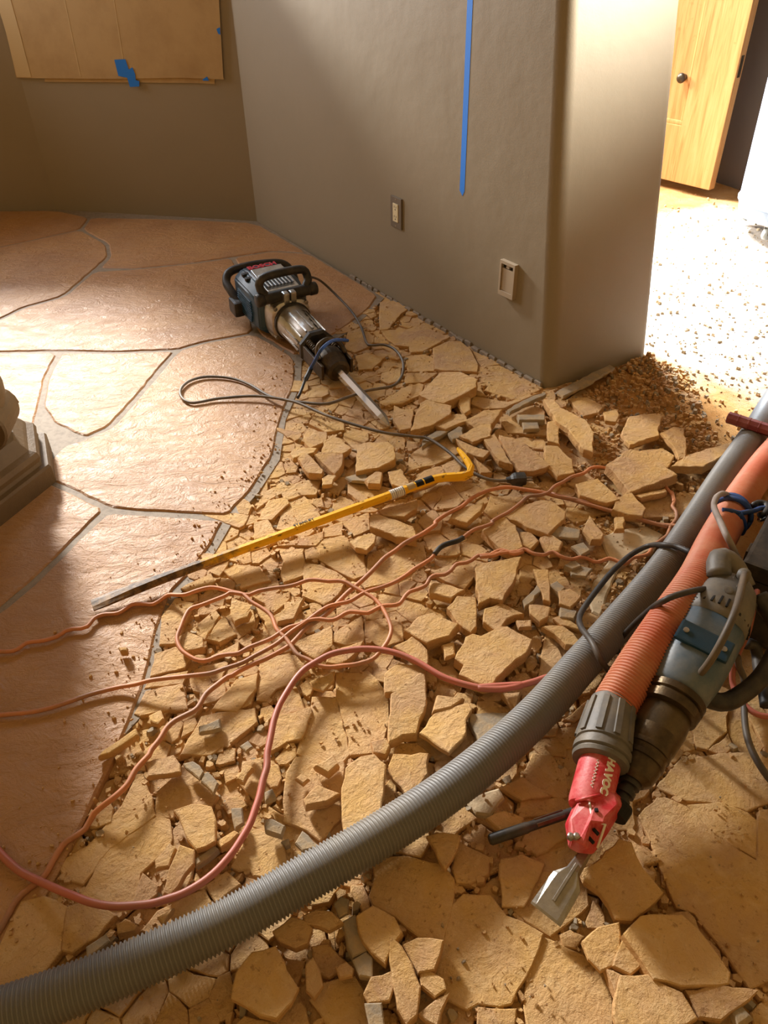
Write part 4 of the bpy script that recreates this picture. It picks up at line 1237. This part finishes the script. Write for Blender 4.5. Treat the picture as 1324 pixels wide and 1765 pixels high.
# barrel
bm = bmesh.new(); lathe_x(bm, [(.535, .050), (.545, .056), (.60, .060), (.70, .066), (.725, .068), (.73, .062)], 36); br = link('barrel', bm, 'alu', t, smooth=True); sharp(br, 40)
for k in range(9):
    a = math.radians(-10+25*k)
    bm = bmesh.new(); rr = .0625
    q = V((0, math.cos(a), math.sin(a)))
    box(bm, (.625, 0, 0), (.15, .006, .006), .001)
    rb = link('barrel_rib', bm, 'alu', br); rb.matrix_local = Matrix.Translation(q*rr) @ Matrix.Rotation(a, 4, 'X')
bm = bmesh.new(); lathe_x(bm, [(.722, .060), (.725, .073), (.737, .073), (.74, .064)], 36); link('barrel_ring', bm, 'black', t, smooth=False)
bm = bmesh.new(); lathe_x(bm, [(.738, .066), (.745, .076), (.80, .082), (.82, .082)], 28, sq=.35); cl = link('gear_collar', bm, 'alu', t, smooth=True); sharp(cl, 35)
for s_ in (-1, 1):
    for zz in (-.058, .058):
        bm = bmesh.new(); lathe_x(bm, [(.738, .004), (.739, .008), (.76, .008), (.765, .011), (.80, .011)], 12, cy=s_*.062, cz=zz); link('collar_bolt', bm, 'steel', t)
text('TurboBrake', .026, 'dark', br, basis((-1, 0, 0), (0, math.cos(math.radians(78))*ysg, math.sin(math.radians(78))), (.635, .0655*math.cos(math.radians(78))*ysg, .0655*math.sin(math.radians(78)))), .0003, .3) if False else None
# scribble-like script on the barrel
bm = bmesh.new(); pth = []
for i in range(90):
    u = i/89; a = math.radians(62)+math.radians(11)*math.sin(i*.9)*(1 if i % 17 else .2)+math.radians(3)*math.sin(i*.23)
    x = .57+.12*u+.004*math.cos(i*.9); rr = .0600+.006*(x-.6)/.1+.0005
    pth.append(V((x, math.cos(a)*rr*ysg, math.sin(a)*rr)))
tube(bm, pth, .0009, 4); link('script_mark', bm, 'dark', br)
# housing
bm = bmesh.new()
HS = [(.80, .078, .072, 0), (.82, .100, .085, 0), (.90, .108, .098, .004), (1.00, .108, .098, .000), (1.06, .10, .085, -.006), (1.09, .08, .07, -.008)]
def sqring(x, hy, hz, cz, ch=.35):
    P = []
    for sy_, sz2 in ((1, -1), (1, 1), (-1, 1), (-1, -1)):
        cx_ = hy*ch
        if (sy_, sz2) in ((1, 1), (-1, -1)): P += [(sy_*hy, sz2*(hz-hz*ch)), (sy_*(hy-cx_), sz2*hz)]
        else: P += [(sy_*(hy-cx_), sz2*hz), (sy_*hy, sz2*(hz-hz*ch))]
    return [V((x, a, b+cz)) for a, b in P]
loft(bm, [sqring(*h_) for h_ in HS]); bmesh.ops.recalc_face_normals(bm, faces=bm.faces)
bmesh.ops.bevel(bm, geom=list(bm.edges), offset=.006, segments=2, affect='EDGES')
hs = link('motor_housing', bm, 'teal', t, smooth=True); sharp(hs, 30)
for k in range(9):
    for s_ in (-1, 1):
        bm = bmesh.new(); box(bm, (.935, s_*.109, -.045+k*.010), (.15-.006*abs(k-4), .006, .0045), .001); link('cooling_fin', bm, 'teal', hs)
# silver louvred plate on top
bm = bmesh.new(); box(bm, (.885, 0, .100), (.17, .125, .014), .003, Matrix.Rotation(math.radians(-4), 3, 'Y')); vp = link('vent_plate', bm, 'alu', t)
for k in range(8):
    yy = -.05+k*.0143
    bm = bmesh.new(); box(bm, (.868, yy, .1095), (.10, .0055, .004), .001); link('louvre', bm, 'alu', vp)
    bm = bmesh.new(); box(bm, (.868, yy+.007, .1072), (.10, .006, .002), 0); link('louvre_gap', bm, 'dark', vp)
    if k in (1, 2, 3, 4): 
        bm = bmesh.new(); box(bm, (.943, yy, .1095-.003), (.008, .009, .004), 0); link('slot', bm, 'dark', vp)
text('BOSCH', .036, 'redtxt', hs, basis((0, ysg, 0), (0, 0, 1), (1.008, 0, .1)), .0012, 0, .0012)
for i_, (xx, yy) in enumerate(((.985, -.075), (.955, -.078))):
    bm = bmesh.new(); box(bm, (xx-.01*i_, yy*ysg, .090), (.018, .034, .014), .004); link('control_knob', bm, 'black', t)
# rear D handle
def loop(name, pts, r, mat, par=t, n=12):
    bm = bmesh.new(); tube(bm, smooth_path([V(p) for p in pts], .01), r, n); return link(name, bm, mat, par, smooth=True)
loop('rear_handle', [(.98, -.125, -.04), (1.04, -.15, -.02), (1.08, -.155, .005), (1.11, -.14, .03), (1.125, -.10, .042), (1.13, 0, .05), (1.125, .09, .045), (1.10, .12, .02), (1.05, .12, .0), (.99, .11, -.03)], .0165, 'black')
bm = bmesh.new(); box(bm, (1.00, -.125, -.05), (.07, .05, .07), .012); link('handle_mount', bm, 'black', t)
bm = bmesh.new(); box(bm, (1.00, .12, -.04), (.07, .045, .06), .012); link('handle_mount', bm, 'black', t)
# front bail handle on a clamp round the neck
loop('front_handle', [(.775, -.07, .085), (.79, -.095, .12), (.80, -.095, .135), (.80, -.082, .156), (.80, -.04, .163), (.80, .04, .163), (.80, .082, .156), (.80, .095, .135), (.79, .095, .12), (.775, .07, .085)], .0155, 'black')
loop('handle_crossbar', [(.775, -.10, .088), (.775, 0, .09), (.775, .10, .088)], .021, 'black')
for yy in (-.014, .014):
    bm = bmesh.new(); box(bm, (.755, yy, .084), (.03, .022, .05), .005); link('handle_clamp', bm, 'alu', t)
for s_ in (-1, 1):
    bm = bmesh.new(); lathe_x(bm, [(-.016, .02), (-.012, .024), (.012, .024), (.016, .02)], 14); o = link('handle_knuckle', bm, 'black', t, smooth=True); o.location = (.775, s_*.105, .088); o.rotation_euler.z = math.pi/2
# loose blue-black tether cord hanging over the nose
A5 = (470, 530, 6.305)
td = thing('cord_tether', 'short dark blue rubber tether with a clip lying over the hammer nose', 'tether', tuple(at(560, 610, .1)))
def absmesh(name, path, r, mat, par, n=8):
    b0 = V(par.location); bm = bmesh.new(); tube(bm, [p-b0 for p in path], r, n); return link(name, bm, mat, par, smooth=True)
def ap(tl, s_):
    out = []
    for p in s_.split():
        q = [float(v) for v in p.split(',')]; out.append(at(tl[0]+q[0]/tl[2], tl[1]+q[1]/tl[2], q[2]))
    return out
absmesh('tether_band', smooth_path(ap(A5, '815,360,.13 740,352,.16 650,362,.18 580,405,.19 520,470,.18 470,560,.13 430,630,.08 410,670,.06'), .006), .0055, 'bluest', td)
absmesh('tether_clip', smooth_path(ap(A5, '415,660,.06 390,720,.05 345,810,.035 320,880,.028 285,960,.02 270,985,.016'), .006), lambda s_: .0085 if s_ < .05 else .005, 'black', td)
# ------------------------------------------------------------------ rotary hammer with chisel and red dust shroud
nose = at(1078, 1364, .085); tail = at(1268, 1002, .20)
RX = (tail-nose); LR = RX.length; RX.normalize()
toc = (CAM-(nose+tail)*.5).normalized()
RM = basis(RX, toc, nose); iR = RM.inverted()
print('rotary', LR, [tuple(round(c, 3) for c in iR @ at(*q)) for q in ((940, 1575, .03), (1150, 1239, .12), (1200, 1155, .16))])
t = thing('rotary_hammer', 'dusty grey-teal rotary hammer with a greasy gear housing and wide flat chisel, at the right', 'power tool', mat4=RM)
k_ = LR/.46
def PR(l): return [(a*LR, b) for a, b in l]
bm = bmesh.new(); lathe_x(bm, PR([(-.06, .012), (-.05, .016), (-.03, .016), (-.028, .013), (-.015, .013), (-.013, .018), (.005, .018), (.007, .014), (.02, .014), (.022, .02), (.04, .02), (.042, .024)]), 24); o = link('chuck', bm, 'black', t, smooth=True); sharp(o, 30)
bm = bmesh.new(); lathe_x(bm, PR([(.04, .024), (.06, .034), (.10, .038), (.12, .038), (.122, .041), (.14, .041), (.142, .038), (.16, .040), (.162, .043), (.18, .043), (.182, .040), (.23, .044), (.24, .044)]), 28); o = link('nose_cone', bm, 'dsteel', t, smooth=True); sharp(o, 30)
bm = bmesh.new(); lathe_x(bm, PR([(.17, .036), (.20, .044), (.28, .047), (.33, .046), (.36, .040)]), 28, sy=1.02, sz=1.0, cz=-.004); link('gear_housing', bm, 'gbox', t, smooth=True)
bm = bmesh.new(); lathe_x(bm, PR([(.335, .046), (.34, .054), (.37, .056), (.375, .052), (.38, .052), (.385, .057), (.41, .058), (.415, .050)]), 32); o = link('collar_ring', bm, 'dsteel', t, smooth=True); sharp(o, 30)
bm = bmesh.new(); lathe_x(bm, PR([(.40, .046), (.43, .055), (.52, .062), (.60, .064), (.74, .063)]), 32, sq=.12); o = link('motor_body', bm, 'teal2', t, smooth=True)
bm = bmesh.new(); lathe_x(bm, PR([(.735, .060), (.74, .0645), (.80, .063), (.88, .058), (.94, .050), (.98, .036), (1.0, .02)]), 32, sq=.12); ec = link('end_cap', bm, 'greyp', t, smooth=True)
for k in range(15):
    a = math.radians(8+k*12.5)
    bm = bmesh.new(); box(bm, (0, 0, 0), (.024, .0045, .004), .001)
    o = link('vent_slot', bm, 'dark', ec); rr = .0632; o.matrix_local = Matrix.Translation((.80*LR, math.cos(a)*rr, math.sin(a)*rr)) @ Matrix.Rotation(a-math.pi/2, 4, 'X') @ Matrix.Rotation(math.radians(14), 4, 'Y')
bm = bmesh.new()
box(bm, (.60*LR, 0, .064), (.045, .10, .010), .004); link('cover_band', bm, 'teal', t)
for yy in (-.036, .036):
    bm = bmesh.new(); lathe_x(bm, [(0, .0055), (.003, .0055), (.0035, .003)], 12); o = link('screw', bm, 'steel', t); o.location = (.60*LR, yy, .069); o.rotation_euler = (0, -math.pi/2, 0)
for dx, dy, rr in ((.90, -.012, .007), (.86, .004, .009)):
    bm = bmesh.new(); lathe_x(bm, [(0, rr), (.004, rr), (.0045, rr*.6)], 14); o = link('speed_dial', bm, 'greyp', t); o.location = (dx*LR, dy, .057); o.rotation_euler = (0, -math.pi/2, 0)
# rear grip and D handle wrapping round the far side
bm = bmesh.new(); tube(bm, smooth_path([V((.93*LR, .03, .035)), V((1.02*LR, .045, .03)), V((1.05*LR, .02, .01)), V((1.0*LR, -.02, -.01))], .01), .024, 14); link('rear_handle', bm, 'greyp', t, smooth=True)
hs_ = 1 if (RM.to_3x3() @ V((0, 1, 0))).x > 0 else -1
bm = bmesh.new(); tube(bm, smooth_path([V((1.0*LR, hs_*.05, -.01)), V((.90*LR, hs_*.115, -.03)), V((.72*LR, hs_*.12, -.05)), V((.55*LR, hs_*.085, -.05)), V((.50*LR, hs_*.04, -.03))], .012), .018, 12); link('side_handle', bm, 'black', t, smooth=True)
# cable gland
g0 = V((.965*LR, hs_*.008, .048)); bm = bmesh.new(); tube(bm, [g0-V((0, 0, .02)), g0, g0+V((-.004, 0, .014))], .013, 14); link('cable_gland', bm, 'greyp', t, smooth=True)
# chisel
tl_ = iR @ at(940, 1577, .022)
bm = bmesh.new(); ch = [V((-.05*LR, 0, 0)), V((-.2*LR, 0, 0))]
cdir = (tl_).normalized(); cl_ = tl_.length
side_w = (iR.to_3x3() @ V((0, 0, 1))).normalized(); cs_ = cdir.cross(side_w).normalized(); cu_ = cs_.cross(cdir).normalized()
def rrect(c, hw, hh): return [c+cs_*a*hw+cu_*b*hh for a, b in ((-1, -.4), (-.7, -1), (.7, -1), (1, -.4), (1, .4), (.7, 1), (-.7, 1), (-1, .4))]
def cpt(f): return cdir*cl_*f
loft(bm, [rrect(cpt(f), a, b) for f, a, b in ((.08, .009, .009), (.52, .009, .009), (.57, .010, .010), (.67, .012, .011), (.745, .025, .009), (.80, .0262, .008), (.985, .028, .003), (1.0, .028, .0008))])
bmesh.ops.recalc_face_normals(bm, faces=bm.faces)
chs = link('flat_chisel', bm, 'steel', t)
bm = bmesh.new(); loft(bm, [rrect(cpt(f)+cu_*h_, .003, .003) for f, h_ in ((.62, .010), (.74, .0095), (.9, .005))]); bmesh.ops.recalc_face_normals(bm, faces=bm.faces); link('chisel_rib', bm, 'steel', chs)
# red shroud
cA = at(1056, 1216, .13); cB = at(1035, 1312, .115); cC = at(1017, 1385, .10)
t = thing('dust_shroud', 'scuffed red metal dust shroud with white lettering, joining the orange hose to the flat chisel', 'tool shroud', tuple(at(1030, 1400, .02)))
def wm(name, bm, mat, par=t, **kw):
    b0 = V(t.location)
    for v in bm.verts: v.co -= b0
    return link(name, bm, mat, par, **kw)
def cone(bm, P, n=28):
    """[(point, radius)] swept rings facing along the chain"""
    rings = []
    ax = (P[-1][0]-P[0][0]).normalized(); a_ = V((0, 0, 1)); s_ = a_.cross(ax).normalized(); u_ = ax.cross(s_)
    for c, r in P: rings.append([c+s_*math.cos(2*math.pi*k/n)*r+u_*math.sin(2*math.pi*k/n)*r for k in range(n)])
    loft(bm, rings); bmesh.ops.recalc_face_normals(bm, faces=bm.faces)
    return ax, s_, u_
def lp(f, a=cA, b=cB): return a.lerp(b, f)
bm = bmesh.new(); ax, s_, u_ = cone(bm, [(lp(-.04), .036), (lp(-.03), .0405), (lp(.05), .042), (lp(.72), .050), (lp(.74), .050), (lp(.76), .047), (lp(.80), .047), (lp(.82), .051), (lp(.92), .051), (lp(.94), .047), (lp(.96), .047), (lp(.98), .050), (lp(1.04), .048), (lp(1.06), .040)], 36)
cuff = wm('hose_cuff', bm, 'greyp', smooth=True); sharp(cuff, 28)
for k in range(10):
    a = 2*math.pi*k/10
    bm = bmesh.new(); q = s_*math.cos(a)+u_*math.sin(a); tg = -s_*math.sin(a)+u_*math.cos(a)
    P = []
    rings = []
    for f, r in ((.06, .0425), (.70, .0500)):
        c = lp(f)+q*r; rings.append([c+tg*.0052+q*.003, c-tg*.0052+q*.003, c-tg*.0065-q*.002, c+tg*.0065-q*.002])
    loft(bm, rings); bmesh.ops.recalc_face_normals(bm, faces=bm.faces); wm('cuff_rib', bm, 'greyp', cuff)
bm = bmesh.new(); ax2, s2, u2 = cone(bm, [(cB.lerp(cC, -.1), .035), (cB, .036), (cC, .036), (cC.lerp(cB, -.12), .034)], 28)
pipe = wm('shroud_pipe', bm, 'red', smooth=True); sharp(pipe, 40)
# shroud head: chamfered box, outline read at two heights
T11 = (960, 1180, 4.73)
def q11(x, y, z): return at(T11[0]+x/T11[2], T11[1]+y/T11[2], z)
bot = [(150, 950), (65, 1140), (95, 1330), (170, 1372), (290, 1385), (330, 1340), (420, 1210), (480, 1110), (565, 985), (545, 920), (480, 860), (340, 880)]
top = [(185, 935), (110, 1090), (120, 1240), (170, 1290), (220, 1310), (285, 1120), (385, 1130), (400, 1080), (500, 980), (480, 900), (430, 870), (340, 890)]
bm = bmesh.new()
loft(bm, [[q11(x, y, .045) for x, y in bot], [q11(x, y, .075) for x, y in bot], [q11(x, y, .118 if i < 5 else .13) for i, (x, y) in enumerate(top)]])
bmesh.ops.recalc_face_normals(bm, faces=bm.faces)
bmesh.ops.bevel(bm, geom=list(bm.edges), offset=.0025, segments=1, affect='EDGES')
head = wm('shroud_head', bm, 'red')
def edge_tube(pts, r, mat, name, par):
    bm = bmesh.new(); tube(bm, [q11(*p) for p in pts], r, 6); return wm(name, bm, mat, par, smooth=True)
edge_tube([(265, 950, .128), (290, 1118, .124), (215, 1300, .112)], .0022, 'white', 'scuffed_edge', head)
edge_tube([(290, 1118, .124), (395, 1140, .126), (330, 1330, .09)], .0022, 'white', 'scuffed_edge', head)
edge_tube([(155, 945, .122), (240, 925, .136), (350, 900, .134)], .0026, 'red', 'weld_seam', head)
for (x, y, z, sx, sy) in ((322, 1025, .132, .006, .006), (318, 1200, .119, .0045, .012), (280, 1270, .112, .0045, .012)):
    bm = bmesh.new(); c = q11(x, y, z); box(bm, c, (sx, sy, .006), .0015, Matrix.Rotation(.55 if sy > .01 else 0, 3, 'Z')); wm('slot_hole', bm, 'dark', head)
for (x, y) in ((112, 1240), (160, 1240)):
    bm = bmesh.new(); c = q11(x, y, .119)
    lathe_z(bm, [(-.004, .0055), (.004, .0055), (.006, .003)], 12); 
    for v in bm.verts: v.co += c
    wm('rivet', bm, 'steel', head)
# collar where the tool enters
bm = bmesh.new(); e0 = nose-RX*.03; cone(bm, [(e0-RX*.02, .024), (e0, .026), (e0+RX*.006, .024)], 20); wm('tool_collar', bm, 'dark', head)
# lettering on the pipe, reading down towards the head
mid = q11(418, 770, .128)
cpp = cB.lerp(cC, .42); nr_ = (CAM-cpp); nr_ = (nr_-ax2*nr_.dot(ax2)).normalized(); tn = ax2.cross(nr_)
ang_ = math.radians(-38)
def onpipe(f, deg):
    d_ = nr_*math.cos(math.radians(deg))+tn*math.sin(math.radians(deg)); return cB.lerp(cC, f)+d_*.0362, d_
sgn2 = 1 if tn.dot(rt) > 0 else -1
p_, d_ = onpipe(.58, sgn2*30)
b0 = V(t.location)
for i, chh in enumerate('HAVOC'):
    p_, d_ = onpipe(.12+.17*i, sgn2*28)
    text(chh, .0185, 'white', pipe, basis(ax2, d_, p_-b0), .0005, 0, .0011)
# scrawl of worn white paint pen
bm = bmesh.new(); pth = []
for i in range(30):
    p_, d_ = onpipe(.2+.022*i, sgn2*-6+4*math.sin(i*1.7)); pth.append(p_)
tube(bm, pth, .0007, 4); wm('pen_mark', bm, 'white', pipe)
# black steel bit lying under the shroud
TR = TL['R']
qa = at(824+52/TR[2], 1300+392/TR[2], .036); qb = at(824+520/TR[2], 1300+235/TR[2], .036)
bd = (qb-qa).normalized(); mm = basis(bd, (0, 0, 1), qa)
t = thing('steel_bit', 'black steel chisel bit lying under the red shroud, its end pointing left', 'chisel', mat4=mm)
bm = bmesh.new(); lathe_x(bm, [(0, .0075), (.003, .0098), (.07, .0098), (.075, .0085), (.19, .0085)], 20); o = link('shank', bm, 'black', t, smooth=True); sharp(o, 40)
for k in range(2):
    bm = bmesh.new(); box(bm, (.115, 0, .0085), (.055, .006, .003), .001); o = link('flute', bm, 'dsteel', t); o.rotation_euler.x = math.radians(-50+90*k)
# ------------------------------------------------------------------ right edge: cables, strap, case, red grip
TT = TL['T']
def cable(name, tl, s_, r, mat, label, extra=None, cat='cord'):
    P = smooth_path(ap(tl, s_), .008); base = P[0].copy(); bm = bmesh.new(); tube(bm, [q-base for q in P], r, 8)
    o = link(name, bm, mat, smooth=True); o.location = base; tag(o, label, cat); return o, P
cable('black_cable', TT, '1000,300,.10 970,272,.115 910,245,.10 850,236,.09 780,240,.04 700,280,.03 620,350,.03 560,420,.03 500,500,.03 465,560,.035 470,610,.06 520,680,.10 560,760,.095 600,812,.06 640,830,.04', .0068, 'cord_k', 'black rubber cable looping over the grey hose to the floor')
cable('tool_cable', TT, '640,735,.03 640,700,.04 665,650,.06 720,590,.12 800,520,.20 850,490,.24 900,468,.25 1000,442,.24 1090,436,.20 1120,440,.18', .0062, 'cord_k', 'black cable crossing over the orange hose into the top of the rotary hammer')
gw = RM @ (g0+V((-.004, 0, .014)))
P = [gw]+ap(TT, '1180,520,.29 1120,660,.27 1050,780,.22 960,880,.14 880,925,.08 800,935,.04 740,905,.03 690,900,.03')
P = smooth_path(P, .008); base = P[0].copy(); bm = bmesh.new(); tube(bm, [q-base for q in P], .0068, 8); o = link('supply_cord', bm, 'cord_g', smooth=True); o.location = base
tag(o, 'grey supply cord draped down the front of the rotary hammer', 'cord')
T13 = (1224, 840, 11.03)
cable('pale_cord', T13, '420,200,.13 300,130,.155 220,125,.17 140,170,.18 90,260,.19 75,360,.19 110,470,.20 170,600,.21 250,780,.22 330,950,.22 420,1120,.20 500,1300,.17 590,1450,.15 650,1600,.13 690,1800,.10', .0072, 'cord_w', 'pale dusty grey cord hooked round the orange hose and hanging beside it')
cable('grey_cable', T10_ if False else (1124, 860, 3.53), '520,960,.10 530,1020,.06 560,1100,.03 560,1250,.02 570,1400,.02 600,1510,.02 650,1610,.02 720,1710,.02 800,1790,.02', .0068, 'cord_g', 'olive-grey cable running down the floor at the right edge below the rotary hammer')
cable('red_brown_cable', (1124, 860, 3.53), '640,560,.16 610,700,.16 580,820,.13 520,950,.08 490,1060,.04 500,1150,.02 560,1250,.02 640,1310,.02 720,1325,.02 800,1320,.02', .0062, 'cord_p', 'red-brown cable curling out from behind the rotary hammer to the right edge')
T10 = (1124, 860, 3.53)
cable('strain_relief_cable', T10, '570,880,.06 620,890,.05 640,940,.04 645,1000,.035 660,1080,.03 680,1170,.025 695,1260,.02', .0125, 'cord_k', 'thick black cable end with a ribbed sleeve at the right edge', cat='cable')
cable('edge_cable', T10, '620,640,.18 660,690,.15 720,760,.10', .006, 'cord_k', 'short dark cable crossing the black case at the right edge')
# blue strap
t = thing('blue_strap', 'blue webbing strap knotted round the orange hose and pulled to the right', 'strap', tuple(at(1262, 885, .1)))
hcx = at(1262, 885, .115); hd = (at(1239, 925, .14)-at(1286, 846, .08)).normalized(); s_ = V((0, 0, 1)).cross(hd).normalized(); u_ = hd.cross(s_)
P = [hcx+hd*(.012*math.sin(a_*1.0+.5))+(s_*math.cos(a_)+u_*math.sin(a_))*.0445 for a_ in [2*math.pi*i/28 for i in range(29)]]
b0 = V(t.location); 
bm = bmesh.new(); tube(bm, [q-b0 for q in P], .0065, 8); link('strap_loop', bm, 'bluest', t, smooth=True)
P = [hcx+hd*(.016*math.sin(a_+2))+(s_*math.cos(a_)+u_*math.sin(a_))*.0455 for a_ in [2*math.pi*i/28 for i in range(29)]]
bm = bmesh.new(); tube(bm, [q-b0 for q in P], .005, 8); link('strap_loop', bm, 'bluest', t, smooth=True)
P = smooth_path(ap(T13, '230,430,.165 400,450,.165 560,490,.16 700,470,.15 850,440,.14 960,400,.13 1060,390,.13 1200,380,.13'), .008)
bm = bmesh.new(); tube(bm, [q-b0 for q in P], .006, 8); link('strap_tail', bm, 'bluest', t, smooth=True)
P = smooth_path(ap(T13, '540,500,.16 620,650,.14 640,780,.12 600,870,.10'), .008)
bm = bmesh.new(); tube(bm, [q-b0 for q in P], lambda s2_: .009-.02*s2_, 8); link('strap_end', bm, 'bluest', t, smooth=True)
# black clip on the strap
t = thing('snap_clip', 'black and steel snap clip at the end of the blue strap on the right edge', 'clip', tuple(at(1318, 880, .12)))
b0 = V(t.location); P = smooth_path(ap(T13, '820,350,.13 900,300,.13 1040,310,.13 1090,400,.13 1040,500,.13 940,530,.12'), .006)
bm = bmesh.new(); tube(bm, [q-b0 for q in P], .008, 10); link('clip_hook', bm, 'black', t, smooth=True)
P = smooth_path(ap(T13, '930,620,.11 1000,600,.11 1070,560,.11'), .006)
bm = bmesh.new(); tube(bm, [q-b0 for q in P], .006, 10); link('clip_gate', bm, 'chrome', t, smooth=True)
# black tool case standing at the right edge
k0 = at(1283, 968, .20); k1 = at(1330, 880, .20)
kd = (k1-k0); kd.z = 0; kd.normalize(); kn_ = V((kd.y, -kd.x, 0)); kn_ = kn_ if kn_.x > 0 else -kn_
t = thing('tool_case', 'black lidded tool case standing on the rubble at the right edge', 'case', mat4=basis(kd, (0, 0, 1), (k0.x, k0.y, -.02)))
yv = (Matrix(t.matrix_world).to_3x3() @ V((0, 1, 0))).dot(kn_)
ys_ = 1 if yv > 0 else -1
bm = bmesh.new(); box(bm, (.17, ys_*.11, .095), (.34, .22, .17), .008); link('case_body', bm, 'black', t)
bm = bmesh.new(); box(bm, (.17, ys_*.11, .202), (.345, .225, .04), .008); link('case_lid', bm, 'black', t)
for xx in (.08, .26):
    bm = bmesh.new(); box(bm, (xx, -ys_*.003, .175), (.035, .012, .05), .002); link('case_latch', bm, 'dsteel', t)
# dark red taped handle lying over the grey hose
qa = at(1080+945/5.426, 660+320/5.426, .10); qb = at(1080+1420/5.426, 660+470/5.426, .10)
bd = (qb-qa).normalized()
t = thing('red_grip_bar', 'dark red taped metal handle lying across the grey hose at the right edge', 'handle', mat4=basis(bd, (0, 0, 1), qa))
bm = bmesh.new(); lathe_x(bm, [(0, .014), (.002, .0175), (.28, .0175), (.282, .014)], 8); g_ = link('grip', bm, 'maroon', t)
for k in range(8):
    bm = bmesh.new(); lathe_x(bm, [(.03+k*.03, .0174), (.031+k*.03, .0185), (.034+k*.03, .0185), (.035+k*.03, .0174)], 8); link('tape_band', bm, 'maroon', g_)
